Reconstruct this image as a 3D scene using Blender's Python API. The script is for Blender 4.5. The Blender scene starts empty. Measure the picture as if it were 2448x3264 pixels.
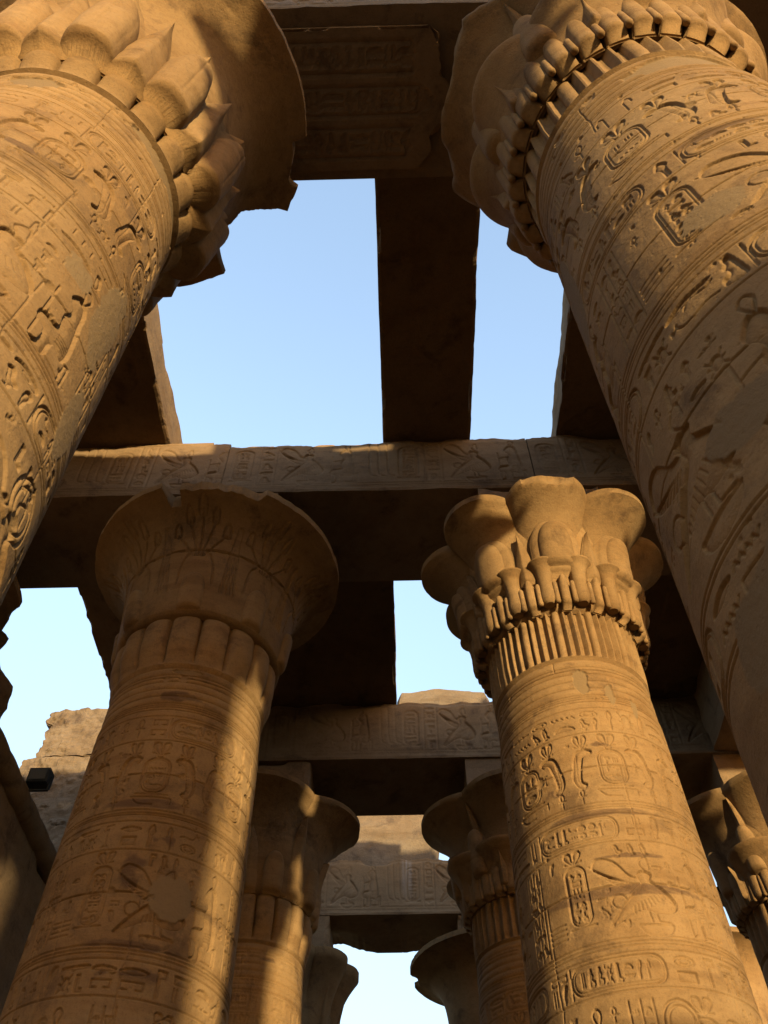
import bpy, math, random
import numpy as np
from mathutils import Matrix, Vector

# ------------------------------------------------------------------ scene, camera, sky, sun
scene = bpy.context.scene
COL = scene.collection
EYE = 1.6                                   # camera height above the paving

cam_data = bpy.data.cameras.new("camera")
cam = bpy.data.objects.new("camera", cam_data)
COL.objects.link(cam)
cam_data.sensor_fit = 'HORIZONTAL'
cam_data.sensor_width = 36.0
cam_data.lens = 36.0 * 2770.36 / 2448.0
cam_data.clip_start = 0.05
cam_data.clip_end = 4000
_r = Vector((0.99966832, 0.02567877, -0.00196007))
_u = Vector((0.02172232, -0.7998624, 0.5997902))
_d = Vector((-0.01383409, 0.59963384, 0.80015491))
cam.matrix_world = Matrix(((_r.x, _u.x, -_d.x, 0), (_r.y, _u.y, -_d.y, 0), (_r.z, _u.z, -_d.z, EYE), (0, 0, 0, 1)))
scene.camera = cam

SUN_AZ = math.radians(24.0)                 # to the right of straight behind the camera
SUN_EL = math.radians(3.2)
world = bpy.data.worlds.new("World")
scene.world = world
world.use_nodes = True
wn, wl = world.node_tree.nodes, world.node_tree.links
bg = wn["Background"]
sky = wn.new("ShaderNodeTexSky")
sky.sky_type = 'NISHITA'
sky.sun_disc = False
sky.sun_elevation = SUN_EL
sky.sun_rotation = math.pi - SUN_AZ         # direction (sin, cos) of the sun seen from above
sky.air_density = 1.0
sky.dust_density = 1.3
sky.ozone_density = 1.0
tint = wn.new("ShaderNodeMix"); tint.data_type = 'RGBA'; tint.blend_type = 'MULTIPLY'; tint.inputs[0].default_value = 1.0
tint.inputs[7].default_value = (.97, .95, 1.04, 1)
tc = wn.new("ShaderNodeTexCoord"); sxyz = wn.new("ShaderNodeSeparateXYZ"); wl.new(tc.outputs["Generated"], sxyz.inputs[0])
mr = wn.new("ShaderNodeMapRange"); wl.new(sxyz.outputs[2], mr.inputs[0])
mr.inputs[1].default_value = .20; mr.inputs[2].default_value = .80; mr.inputs[3].default_value = .42; mr.inputs[4].default_value = 1.0
low = wn.new("ShaderNodeMix"); low.data_type = 'RGBA'; low.blend_type = 'MULTIPLY'; low.inputs[0].default_value = 1.0
wl.new(sky.outputs[0], tint.inputs[6]); wl.new(tint.outputs[2], low.inputs[6]); wl.new(mr.outputs[0], low.inputs[7]); wl.new(low.outputs[2], bg.inputs[0])
bg.inputs[1].default_value = 0.70

sun_d = bpy.data.lights.new("sun", 'SUN')
sun = bpy.data.objects.new("sun", sun_d)
COL.objects.link(sun)
sun_d.energy = 4.4
sun_d.angle = math.radians(1.2)
sun_d.color = (1.0, 0.77, 0.40)
to_sun = Vector((math.sin(SUN_AZ) * math.cos(SUN_EL), -math.cos(SUN_AZ) * math.cos(SUN_EL), math.sin(SUN_EL)))
sun.rotation_euler = to_sun.to_track_quat('Z', 'Y').to_euler()

vs = scene.view_settings
vs.view_transform = 'Standard'
vs.look = 'None'
vs.gamma = 1.0
vs.use_curve_mapping = False
vs.exposure = 1.06
scene.cycles.diffuse_bounces = 4

# ------------------------------------------------------------------ helpers
rng = np.random.RandomState(7)

def tag(o, label, cat, group=None):
    o["label"] = label
    o["category"] = cat
    o["kind"] = "thing"
    if group:
        o["group"] = group
    return o

def mesh_obj(name, V, F, mat, parent=None, smooth=True, attr=None):
    """V (n,3); F list of arrays of faces (each (m,3) or (m,4))"""
    V = np.asarray(V, np.float32)
    if not isinstance(F, list):
        F = [F]
    F = [np.asarray(f, np.int32) for f in F if len(f)]
    me = bpy.data.meshes.new(name)
    me.vertices.add(len(V))
    me.vertices.foreach_set("co", V.ravel())
    loops = np.concatenate([f.ravel() for f in F])
    tot = np.concatenate([np.full(len(f), f.shape[1], np.int32) for f in F])
    start = np.concatenate([[0], np.cumsum(tot)[:-1]]).astype(np.int32)
    me.loops.add(len(loops))
    me.loops.foreach_set("vertex_index", loops)
    me.polygons.add(len(tot))
    me.polygons.foreach_set("loop_start", start)
    me.polygons.foreach_set("use_smooth", np.full(len(tot), smooth, bool))
    me.update(calc_edges=True)
    me.validate()
    if attr is not None:
        for k, a in attr.items():
            at = me.attributes.new(k, 'FLOAT', 'POINT')
            at.data.foreach_set("value", np.asarray(a, np.float32).ravel())
    me.materials.append(mat)
    o = bpy.data.objects.new(name, me)
    COL.objects.link(o)
    if parent is not None:
        o.parent = parent
    return o

def empty(name, loc):
    o = bpy.data.objects.new(name, None)
    COL.objects.link(o)
    o.location = loc
    o.empty_display_size = 0.3
    return o

def grid_faces(n, m, wrap=False, base=0):
    """n rows, m columns, row-major; wrap closes the columns"""
    i = np.arange(n - 1)[:, None]
    j = np.arange(m if wrap else m - 1)[None, :]
    j2 = (j + 1) % m
    a = i * m + j; b = i * m + j2; c = (i + 1) * m + j2; d = (i + 1) * m + j
    return (np.stack([a, b, c, d], -1).reshape(-1, 4) + base)

class Acc:
    """collects pieces of one mesh"""
    def __init__(s):
        s.V = []; s.Q = []; s.T = []; s.n = 0
    def add(s, V, Q=None, T=None):
        V = np.asarray(V, float)
        s.V.append(V)
        if Q is not None and len(Q): s.Q.append(np.asarray(Q) + s.n)
        if T is not None and len(T): s.T.append(np.asarray(T) + s.n)
        s.n += len(V)
    def obj(s, name, mat, parent=None, smooth=True):
        F = []
        if s.Q: F.append(np.concatenate(s.Q))
        if s.T: F.append(np.concatenate(s.T))
        return mesh_obj(name, np.concatenate(s.V), F, mat, parent, smooth)

# value noise -------------------------------------------------------
_T = rng.rand(64, 64, 64)
def vnoise3(x, y, z):
    xi = np.floor(x).astype(int); yi = np.floor(y).astype(int); zi = np.floor(z).astype(int)
    fx = x - xi; fy = y - yi; fz = z - zi
    fx = fx * fx * (3 - 2 * fx); fy = fy * fy * (3 - 2 * fy); fz = fz * fz * (3 - 2 * fz)
    def g(a, b, c): return _T[(xi + a) & 63, (yi + b) & 63, (zi + c) & 63]
    x00 = g(0, 0, 0) * (1 - fx) + g(1, 0, 0) * fx; x10 = g(0, 1, 0) * (1 - fx) + g(1, 1, 0) * fx
    x01 = g(0, 0, 1) * (1 - fx) + g(1, 0, 1) * fx; x11 = g(0, 1, 1) * (1 - fx) + g(1, 1, 1) * fx
    return (x00 * (1 - fy) + x10 * fy) * (1 - fz) + (x01 * (1 - fy) + x11 * fy) * fz
def fbm(x, y, z, s=1.0, octv=4):
    x, y, z = np.broadcast_arrays(np.asarray(x, float) * s, np.asarray(y, float) * s, np.asarray(z, float) * s)
    t = 0; a = .5
    for k in range(octv):
        t = t + a * (vnoise3(x + 17.3 * k, y + 5.1 * k, z + 9.7 * k) - .5) * 2
        x = x * 2.03; y = y * 2.03; z = z * 2.03; a *= .5
    return t
def smooth01(a, b, x):
    t = np.clip((x - a) / (b - a), 0, 1)
    return t * t * (3 - 2 * t)

# ------------------------------------------------------------------ materials
def stone_mat(name, dark=1.0, tint=(1, 1, 1), bump=.35):
    m = bpy.data.materials.new(name)
    m.use_nodes = True
    n, l = m.node_tree.nodes, m.node_tree.links
    bs = n["Principled BSDF"]
    bs.inputs["Roughness"].default_value = .92
    bs.inputs["Specular IOR Level"].default_value = .12
    geo = n.new("ShaderNodeNewGeometry")
    def mapping(s):
        mp = n.new("ShaderNodeMapping"); mp.inputs["Scale"].default_value = s
        l.new(geo.outputs["Position"], mp.inputs[0]); return mp.outputs[0]
    def noise(vec, scale, detail, rough=.55, dist=0.0):
        t = n.new("ShaderNodeTexNoise"); t.inputs["Scale"].default_value = scale
        t.inputs["Detail"].default_value = detail; t.inputs["Roughness"].default_value = rough
        t.inputs["Distortion"].default_value = dist
        l.new(vec, t.inputs["Vector"]); return t.outputs["Fac"]
    def ramp(fac, stops):
        r = n.new("ShaderNodeValToRGB"); e = r.color_ramp.elements
        while len(e) < len(stops): e.new(0.5)
        for k, (p, c) in enumerate(stops):
            e[k].position = p; e[k].color = (c[0] * dark * tint[0], c[1] * dark * tint[1], c[2] * dark * tint[2], 1) if isinstance(c, tuple) else (c, c, c, 1)
        l.new(fac, r.inputs[0]); return r.outputs[0]
    def mix(fac, a, b, mode='MIX'):
        x = n.new("ShaderNodeMix"); x.data_type = 'RGBA'; x.blend_type = mode
        if isinstance(fac, (int, float)): x.inputs[0].default_value = fac
        else: l.new(fac, x.inputs[0])
        for s, v in ((6, a), (7, b)):
            if isinstance(v, tuple): x.inputs[s].default_value = (v[0] * dark * tint[0], v[1] * dark * tint[1], v[2] * dark * tint[2], 1)
            else: l.new(v, x.inputs[s])
        return x.outputs[2]
    p1 = mapping((1, 1, 1)); p2 = mapping((.55, .55, 3.2))
    c = ramp(noise(p1, 1.1, 7, .6), [(.28, (.275, .164, .072)), (.5, (.345, .215, .100)), (.74, (.39, .255, .127))])
    bed = ramp(noise(p2, 1.4, 6, .6, .6), [(.52, 0.0), (.70, .5)])
    c = mix(bed, c, (.195, .104, .040))
    st = ramp(noise(p1, 1.9, 8, .68, .4), [(.55, 0.0), (.68, .85)])
    c = mix(st, c, (.16, .098, .052))
    mt = ramp(noise(mapping((1, 1, 1.25)), 8.5, 9, .74, .3), [(.30, .78), (.52, 1.0), (.75, 1.08)])
    mx = n.new("ShaderNodeMix"); mx.data_type = 'RGBA'; mx.blend_type = 'MULTIPLY'; mx.inputs[0].default_value = .85
    l.new(c, mx.inputs[6]); l.new(mt, mx.inputs[7]); c = mx.outputs[2]
    oi = n.new("ShaderNodeObjectInfo"); sx = n.new("ShaderNodeSeparateXYZ"); l.new(geo.outputs["Position"], sx.inputs[0])
    md = n.new("ShaderNodeMath"); md.operation = 'MULTIPLY_ADD'; md.inputs[1].default_value = .877; l.new(sx.outputs[2], md.inputs[0]); md.inputs[2].default_value = .46
    fl_ = n.new("ShaderNodeMath"); fl_.operation = 'FLOOR'; l.new(md.outputs[0], fl_.inputs[0])
    ad = n.new("ShaderNodeMath"); ad.operation = 'ADD'; l.new(fl_.outputs[0], ad.inputs[0]); l.new(oi.outputs["Random"], ad.inputs[1])
    wnz = n.new("ShaderNodeTexWhiteNoise"); wnz.noise_dimensions = '1D'; l.new(ad.outputs[0], wnz.inputs["W"])
    drum = ramp(wnz.outputs["Value"], [(0.0, .80), (1.0, 1.0)])
    dm = n.new("ShaderNodeMix"); dm.data_type = 'RGBA'; dm.blend_type = 'MULTIPLY'; dm.inputs[0].default_value = 1.0
    l.new(c, dm.inputs[6]); l.new(drum, dm.inputs[7]); c = dm.outputs[2]
    sp = ramp(noise(p1, 55, 4, .7), [(.30, .55), (.48, 1.0)])
    spm = n.new("ShaderNodeMix"); spm.data_type = 'RGBA'; spm.blend_type = 'MULTIPLY'; spm.inputs[0].default_value = .5
    l.new(c, spm.inputs[6]); l.new(sp, spm.inputs[7]); c = spm.outputs[2]
    at = n.new("ShaderNodeAttribute"); at.attribute_name = "patch"
    c = mix(at.outputs["Fac"], c, (.235, .160, .085))
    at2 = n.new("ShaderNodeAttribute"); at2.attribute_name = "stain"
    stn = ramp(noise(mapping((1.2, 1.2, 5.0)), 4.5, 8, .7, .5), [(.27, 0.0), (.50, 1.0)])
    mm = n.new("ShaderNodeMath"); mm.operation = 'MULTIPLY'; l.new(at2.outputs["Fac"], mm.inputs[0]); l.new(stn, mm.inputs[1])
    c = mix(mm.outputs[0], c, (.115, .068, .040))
    l.new(c, bs.inputs["Base Color"])
    # shade painted into slab undersides, pale streak, then weathered bump
    at4 = n.new("ShaderNodeAttribute"); at4.attribute_name = "under_shade"
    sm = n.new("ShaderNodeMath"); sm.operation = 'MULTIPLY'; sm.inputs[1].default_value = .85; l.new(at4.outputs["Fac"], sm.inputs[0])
    shade_c = n.new("ShaderNodeMix"); shade_c.data_type = 'RGBA'; shade_c.blend_type = 'MULTIPLY'; shade_c.inputs[0].default_value = 1.0
    l.new(c, shade_c.inputs[6]); shade_c.inputs[7].default_value = (.55, .5, .44, 1)
    c = mix(sm.outputs[0], c, shade_c.outputs[2])
    at3 = n.new("ShaderNodeAttribute"); at3.attribute_name = "pale"
    c = mix(at3.outputs["Fac"], c, (.50, .45, .36)); l.new(c, bs.inputs["Base Color"])
    b1 = n.new("ShaderNodeBump"); b1.inputs["Strength"].default_value = bump; b1.inputs["Distance"].default_value = .018
    l.new(noise(p1, 22, 9, .72), b1.inputs["Height"])
    vo = n.new("ShaderNodeTexVoronoi"); vo.inputs["Scale"].default_value = 26; l.new(p1, vo.inputs["Vector"])
    pit = ramp(vo.outputs["Distance"], [(.05, 0.0), (.22, 1.0)])
    b2 = n.new("ShaderNodeBump"); b2.inputs["Strength"].default_value = bump * .45; b2.inputs["Distance"].default_value = .01
    l.new(pit, b2.inputs["Height"]); l.new(b1.outputs[0], b2.inputs["Normal"])
    l.new(b2.outputs[0], bs.inputs["Normal"])
    return m

def plain_mat(name, col, rough=.5, metal=0.0):
    m = bpy.data.materials.new(name); m.use_nodes = True
    n, l = m.node_tree.nodes, m.node_tree.links
    bs = n["Principled BSDF"]
    t = n.new("ShaderNodeTexNoise"); t.inputs["Scale"].default_value = 30; t.inputs["Detail"].default_value = 5
    r = n.new("ShaderNodeValToRGB")
    r.color_ramp.elements[0].color = tuple(.75 * c for c in col) + (1,); r.color_ramp.elements[1].color = tuple(1.2 * c for c in col) + (1,)
    l.new(t.outputs["Fac"], r.inputs[0]); l.new(r.outputs[0], bs.inputs["Base Color"])
    bs.inputs["Roughness"].default_value = rough; bs.inputs["Metallic"].default_value = metal
    return m

STONE = stone_mat("sandstone", .64, (1, 1, 1), .5)
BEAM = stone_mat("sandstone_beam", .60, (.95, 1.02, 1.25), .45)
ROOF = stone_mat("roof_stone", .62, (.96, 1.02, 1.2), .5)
ROUGH = stone_mat("broken_sandstone", .48, (.92, 1.12, 1.7), 1.0)
DARKMETAL = plain_mat("painted_metal", (.03, .04, .055), .45, .3)
GLASS = plain_mat("lamp_glass", (.10, .12, .15), .15)

def ground_mat():
    m = bpy.data.materials.new("sandy_paving"); m.use_nodes = True
    n, l = m.node_tree.nodes, m.node_tree.links
    bs = n["Principled BSDF"]; bs.inputs["Roughness"].default_value = .95
    g = n.new("ShaderNodeNewGeometry")
    b = n.new("ShaderNodeTexBrick"); b.inputs["Scale"].default_value = .7; b.inputs["Mortar Size"].default_value = .012
    b.inputs["Color1"].default_value = (.15, .108, .068, 1); b.inputs["Color2"].default_value = (.125, .09, .057, 1); b.inputs["Mortar"].default_value = (.09, .062, .04, 1)
    l.new(g.outputs["Position"], b.inputs["Vector"])
    t = n.new("ShaderNodeTexNoise"); t.inputs["Scale"].default_value = 3; t.inputs["Detail"].default_value = 9
    l.new(g.outputs["Position"], t.inputs["Vector"])
    x = n.new("ShaderNodeMix"); x.data_type = 'RGBA'; x.blend_type = 'OVERLAY'; x.inputs[0].default_value = .5
    l.new(b.outputs["Color"], x.inputs[6]); l.new(t.outputs["Color"], x.inputs[7])
    l.new(x.outputs[2], bs.inputs["Base Color"])
    bp = n.new("ShaderNodeBump"); bp.inputs["Strength"].default_value = .4; l.new(t.outputs["Fac"], bp.inputs["Height"]); l.new(bp.outputs[0], bs.inputs["Normal"])
    return m

# ------------------------------------------------------------------ carved relief raster
def cr(pts, n=6, closed=False):
    """smooth curve through points"""
    P = [np.array(p, float) for p in pts]
    if closed: Q = [P[-1]] + P + [P[0], P[1]]
    else: Q = [2 * P[0] - P[1]] + P + [2 * P[-1] - P[-2]]
    out = []
    for i in range(1, len(Q) - 2):
        a, b, c, d = Q[i - 1:i + 3]
        for k in range(n):
            t = k / n
            out.append(.5 * (2 * b + (c - a) * t + (2 * a - 5 * b + 4 * c - d) * t * t + (3 * b - a - 3 * c + d) * t ** 3))
    if not closed: out.append(P[-1])
    return np.array(out)
def circ(cx, cy, rx, ry=None, n=20, a0=0, a1=360):
    ry = rx if ry is None else ry
    a = np.radians(np.linspace(a0, a1, n))
    return np.stack([cx + rx * np.cos(a), cy + ry * np.sin(a)], 1)

class Relief:
    def __init__(s, u0, u1, z0, z1, d, depth=1.0):
        s.u0, s.z0, s.d, s.k = u0, z0, d, depth
        s.nu = int(round((u1 - u0) / d)) + 1; s.nz = int(round((z1 - z0) / d)) + 1
        s.u = u0 + np.arange(s.nu) * d; s.z = z0 + np.arange(s.nz) * d
        s.H = np.zeros((s.nz, s.nu)); s.M = np.zeros((s.nz, s.nu)); s.S = np.zeros((s.nz, s.nu))
    def win(s, P, pad):
        a = max(0, int((P[:, 0].min() - pad - s.u0) / s.d)); b = min(s.nu, int((P[:, 0].max() + pad - s.u0) / s.d) + 2)
        c = max(0, int((P[:, 1].min() - pad - s.z0) / s.d)); e = min(s.nz, int((P[:, 1].max() + pad - s.z0) / s.d) + 2)
        if a >= b or c >= e: return None
        X, Y = np.meshgrid(s.u[a:b], s.z[c:e])
        return slice(c, e), slice(a, b), X, Y
    @staticmethod
    def dist(P, X, Y, closed=False):
        D = np.full(X.shape, 1e9)
        n = len(P)
        for i in range(n if closed else n - 1):
            p, q = P[i], P[(i + 1) % n]
            dx, dy = q - p; L = dx * dx + dy * dy + 1e-12
            t = np.clip(((X - p[0]) * dx + (Y - p[1]) * dy) / L, 0, 1)
            D = np.minimum(D, (X - p[0] - t * dx) ** 2 + (Y - p[1] - t * dy) ** 2)
        return np.sqrt(D)
    def stroke(s, P, w=.010, dep=.010, closed=False, add=False):
        P = np.asarray(P, float); w = max(w, s.d * 1.15)
        W = s.win(P, w)
        if W is None: return
        a, b, X, Y = W
        D = s.dist(P, X, Y, closed)
        g = dep * s.k * np.clip(1 - (D / w) ** 2, 0, 1) ** .7
        s.H[a, b] = s.H[a, b] - g if add else np.minimum(s.H[a, b], -g)
    def fill(s, P, dep=.014, edge=.02, inner=.3):
        P = np.asarray(P, float)
        W = s.win(P, .01)
        if W is None: return
        a, b, X, Y = W
        ins = np.zeros(X.shape, bool); n = len(P)
        for i in range(n):
            p, q = P[i], P[(i + 1) % n]
            if p[1] == q[1]: continue
            c = ((p[1] > Y) != (q[1] > Y)) & (X < (q[0] - p[0]) * (Y - p[1]) / (q[1] - p[1]) + p[0])
            ins ^= c
        D = s.dist(P, X, Y, True)
        h = np.where(ins, -dep * s.k * (inner + (1 - inner) * np.exp(-D / edge)), 0)
        s.H[a, b] = np.minimum(s.H[a, b], h)
        s.stroke(P, .0065, dep * 1.1, True)
    def blob(s, cu, cz, ru, rz, seed, what='M', amt=1.0, rough=.6):
        soft = .9 if what == 'M' else .6
        P = np.array([[cu - ru * 1.6, cz - rz * 1.6], [cu + ru * 1.6, cz + rz * 1.6]])
        W = s.win(P, 0)
        if W is None: return
        a, b, X, Y = W
        e = np.hypot((X - cu) / ru, (Y - cz) / rz) + rough * fbm(X, Y, seed, 4.0 / max(ru, rz) * .35, 5)
        m = smooth01(1.0, soft, e) * amt
        A = s.M if what == 'M' else s.S
        A[a, b] = np.maximum(A[a, b], m)
        if what == 'M': s.H[a, b] *= (1 - m)

# --- glyphs: functions g(put_stroke, put_fill) in a unit box
def _z(n):
    return [(i / n, .35 + .3 * (i % 2)) for i in range(n + 1)]
def G_reed(S, F): F(cr([(.4, 0), (.42, .5), (.3, .72), (.55, 1), (.72, .7), (.56, .5), (.54, 0)], 4))
def G_water(S, F): S(_z(9))
def G_mouth(S, F): F(cr([(0, .5), (.5, .75), (1, .5), (.5, .25)], 5, True))
def G_bread(S, F): F(np.vstack([circ(.5, .25, .42, .5, 14, 0, 180)]))
def G_owl(S, F):
    F(cr([(.25, .95), (.55, 1), (.62, .8), (.75, .6), (.7, .35), (.95, .12), (.7, .2), (.55, .2), (.5, .02), (.42, .2), (.3, .45), (.25, .7)], 3, True)); S([(.3, .02), (.7, .02)])
def G_chick(S, F):
    F(cr([(.1, .85), (.35, 1), (.5, .85), (.6, .6), (.95, .45), (.75, .3), (.5, .25), (.3, .4), (.25, .7)], 3, True)); S([(.45, .28), (.45, 0), (.3, 0)]); S([(.58, .28), (.58, 0)])
def G_vult(S, F):
    F(cr([(.12, .8), (.3, .95), (.4, .75), (.65, .6), (1, .15), (.7, .25), (.45, .25), (.3, .45), (.25, .7)], 3, True)); S([(.48, .25), (.42, 0), (.3, 0)]); S([(.6, .25), (.6, 0)])
def G_viper(S, F):
    S(cr([(0, .6), (.12, .8), (.25, .45), (.5, .35), (.75, .45), (1, .3)], 4)); S([(.02, .62), (.0, .85)]); S([(.12, .8), (.14, 1)])
def G_leg(S, F): F([(.35, 1), (.6, 1), (.6, .2), (.95, .15), (.95, 0), (.35, 0)])
def G_sun(S, F): F(circ(.5, .5, .42)); S(circ(.5, .5, .14))
def G_ring(S, F): S(circ(.5, .5, .4)); S(circ(.5, .5, .22))
def G_stool(S, F): F([(.15, .1), (.85, .1), (.85, .85), (.15, .85)]);
def G_basket(S, F): F(np.vstack([circ(.5, .7, .5, .5, 14, 180, 360)]))
def G_ankh(S, F):
    S(circ(.5, .75, .17, .24, 14)); S([(.5, .5), (.5, 0)]); S([(.2, .48), (.8, .48)])
def G_djed(S, F):
    F([(.4, 0), (.6, 0), (.6, .6), (.4, .6)])
    for y in (.66, .76, .86, .96): S([(.2, y), (.8, y)])
def G_was(S, F): S([(.45, 0), (.45, .8)]); S([(.45, .8), (.2, .72), (.3, .95), (.7, 1)]); S([(.3, 0), (.45, .08), (.6, 0)])
def G_eye(S, F): F(cr([(0, .55), (.4, .8), (1, .55), (.45, .4)], 4, True)); S(circ(.45, .58, .12)); S([(.5, .4), (.4, .1)]); S(cr([(.6, .42), (.85, .15), (1, .25)], 3))
def G_three(S, F):
    for x in (.2, .5, .8): S([(x, .2), (x, .8)])
def G_two(S, F):
    for x in (.35, .65): S([(x, .1), (x, .9)])
def G_house(S, F): S([(.35, .25), (.1, .25), (.1, .85), (.9, .85), (.9, .25), (.65, .25)])
def G_flag(S, F): F([(.35, 0), (.35, .98), (.9, .98), (.9, .72), (.5, .72), (.5, 0)])
def G_bolt(S, F): S([(0, .5), (1, .5)]); S([(.35, .35), (.35, .65)]); S([(.65, .35), (.65, .65)])
def G_cloth(S, F): S([(.35, 0), (.35, .85), (.5, 1), (.65, .85), (.65, .55)])
def G_man(S, F):
    F(cr([(.4, 1), (.6, .95), (.58, .78), (.75, .6), (.6, .5), (.7, .35), (.95, .3), (.9, .08), (.2, .02), (.2, .3), (.3, .75)], 3, True))
def G_scarab(S, F):
    F(circ(.5, .5, .28, .38)); 
    for y, e in ((.8, 1), (.5, .5), (.2, 0)): S([(.25, y * .7 + .1), (.02, e)]); S([(.75, y * .7 + .1), (.98, e)])
def G_hand(S, F): F(cr([(0, .6), (.5, .7), (1, .75), (1, .5), (.6, .4), (.4, .2), (.3, .45), (0, .4)], 3, True))
def G_feather(S, F): F(cr([(.4, 0), (.35, .6), (.5, .95), (.8, .95), (.75, .7), (.6, .5), (.5, 0)], 4))
TALL = [G_reed, G_owl, G_chick, G_vult, G_leg, G_ankh, G_djed, G_was, G_flag, G_cloth, G_man, G_feather, G_two, G_scarab]
FLAT = [G_water, G_mouth, G_bread, G_viper, G_sun, G_basket, G_eye, G_three, G_house, G_bolt, G_hand, G_ring, G_stool]

def put(R, g, u, z, w, h, lw=.009, dep=.010, flip=False, rot=False):
    def tr(P):
        P = np.asarray(P, float).copy()
        if rot: P = np.stack([P[:, 1], 1 - P[:, 0]], 1)
        if flip: P[:, 0] = 1 - P[:, 0]
        return np.stack([u + P[:, 0] * w, z + P[:, 1] * h], 1)
    g(lambda P: R.stroke(tr(P), lw, dep), lambda P: R.fill(tr(P), dep * 1.25, .012))

def text_row(R, u0, u1, z0, h, rnd, lw=.008, dep=.009):
    u = u0
    while u < u1:
        k = rnd.random()
        if k < .10 and u1 - u > .9:
            L = rnd.uniform(.55, .75)
            cartouche(R, u, z0 + .06 * h, L, h * .88, rnd, lw, dep, horiz=True); u += L + .05; continue
        if k < .5:
            w = h * rnd.uniform(.42, .62)
            put(R, rnd.choice(TALL), u, z0 + .08 * h, w, h * .84, lw, dep, rnd.random() < .5)
        elif k < .8:
            w = h * rnd.uniform(.65, .95)
            for q in range(2): put(R, rnd.choice(FLAT), u, z0 + (.08 + .45 * q) * h, w, h * .38, lw, dep, rnd.random() < .5)
        else:
            w = h * .8
            put(R, rnd.choice(FLAT), u, z0 + .62 * h, w, h * .3, lw, dep)
            put(R, rnd.choice(TALL), u, z0 + .06 * h, w * .45, h * .5, lw, dep); put(R, rnd.choice(TALL), u + w * .5, z0 + .06 * h, w * .45, h * .5, lw, dep)
        u += w + h * .12

def cartouche(R, u, z, w, h, rnd, lw=.010, dep=.011, horiz=False):
    def rr(m):
        a, b, c, d = u + m, u + w - m, z + m, z + h - m
        r = min(b - a, d - c) * .42
        P = []
        for cx, cy, s in ((b - r, c + r, 270), (b - r, d - r, 0), (a + r, d - r, 90), (a + r, c + r, 180)):
            P.append(circ(cx, cy, r, r, 7, s, s + 90))
        return np.vstack(P)
    t = min(w, h) * .09
    R.stroke(rr(0), lw * 1.2, dep * 1.2, True); R.stroke(rr(t), lw * .8, dep * .7, True)
    if horiz:
        x = u + h * .3
        while x < u + w - h * .55:
            g = h * .42
            if rnd.random() < .5: put(R, rnd.choice(TALL), x, z + h * .2, g * .6, h * .6, lw * .8, dep * .8); x += g * .75
            else:
                for q in range(2): put(R, rnd.choice(FLAT), x, z + h * (.18 + .33 * q), g * .8, h * .28, lw * .8, dep * .8)
                x += g * .95
        R.stroke([(u - .012, z), (u - .012, z + h)], lw, dep)
    else:
        y = z + h - w * .28; 
        while y > z + w * .32:
            g = w * .34
            if rnd.random() < .55:
                for q in range(2): put(R, rnd.choice(FLAT + TALL), u + w * (.2 + .32 * q), y - g, w * .26, g * .85, lw * .8, dep * .8)
            else: put(R, rnd.choice(FLAT), u + w * .2, y - g, w * .6, g * .8, lw * .8, dep * .8)
            y -= g
        R.stroke([(u - .02, z - .018), (u + w + .02, z - .018)], lw, dep)

def cobra(R, u, z, w, h, flip, lw, dep):
    def T(P):
        P = np.asarray(P, float).copy()
        if flip: P[:, 0] = 1 - P[:, 0]
        return np.stack([u + P[:, 0] * w, z + P[:, 1] * h], 1)
    body = cr([(.05, .92), (.3, 1.0), (.62, .97), (.8, .84), (.9, .6), (1.0, .3), (.86, .1), (.62, .03), (.5, .12), (.66, .2), (.62, .42), (.52, .66), (.42, .82), (.25, .86)], 5, True)
    R.fill(T(body), dep * 1.8, .03, .25)
    R.stroke(T(cr([(.72, .88), (.76, .6), (.82, .3), (.74, .14)], 5)), lw * .8, dep * .45, add=True)
    for k in range(5): R.stroke(T([(.56 + .02 * k, .60 - .09 * k), (.74 + .015 * k, .58 - .09 * k)]), lw * .6, dep * .3, add=True)
    R.stroke(T([(.05, .88), (.2, .8)]), lw * .8, dep)

def plumes(R, u, z, w, h, lw, dep):
    for s in (-1, 1):
        P = cr([(u + s * .03 * w, z), (u + s * .42 * w, z + .55 * h), (u + s * .40 * w, z + .95 * h), (u + s * .12 * w, z + .9 * h), (u + s * .06 * w, z + .4 * h)], 4, True)
        R.fill(P, dep * 1.3, .014)
    R.stroke(cr([(u - .45 * w, z + .12 * h), (u, z), (u + .45 * w, z + .12 * h)], 4), lw, dep)

def frieze(R, u0, u1, z0, z1, rnd, lw, dep, phase):
    H = z1 - z0; unit = .80
    u = phase - unit * math.ceil((phase - u0) / unit)
    while u < u1 + unit:
        cw = .235
        cartouche(R, u - cw / 2, z0 + .24 * H, cw, .50 * H, rnd, lw, dep)
        for s in (-1, 1):
            cobra(R, u + (s * .145 if s > 0 else -.145 - .215), z0 + .20 * H, .215, .58 * H, s < 0, lw, dep)
            plumes(R, u + s * .24, z0 + .80 * H, .13, .19 * H, lw, dep)
            put(R, G_ankh, u + s * .31 - .045, z0 + .02 * H, .09, .19 * H, lw, dep)
            R.stroke([(u + s * .25, z0 + .76 * H), (u + s * .24, z0 + .80 * H)], lw, dep)
        plumes(R, u, z0 + .80 * H, .17, .19 * H, lw, dep)
        R.stroke(circ(u, z0 + .785 * H, .028, n=10), lw * .8, dep)
        P = np.array([(u - .17, z0 + .17 * H), (u + .17, z0 + .17 * H), (u + .17, z0 + .09 * H)]); R.stroke(P, lw, dep); R.stroke(cr([(u - .17, z0 + .17 * H), (u - .10, z0 + .08 * H), (u + .02, z0 + .07 * H)], 4), lw, dep)
        u += unit

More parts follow.
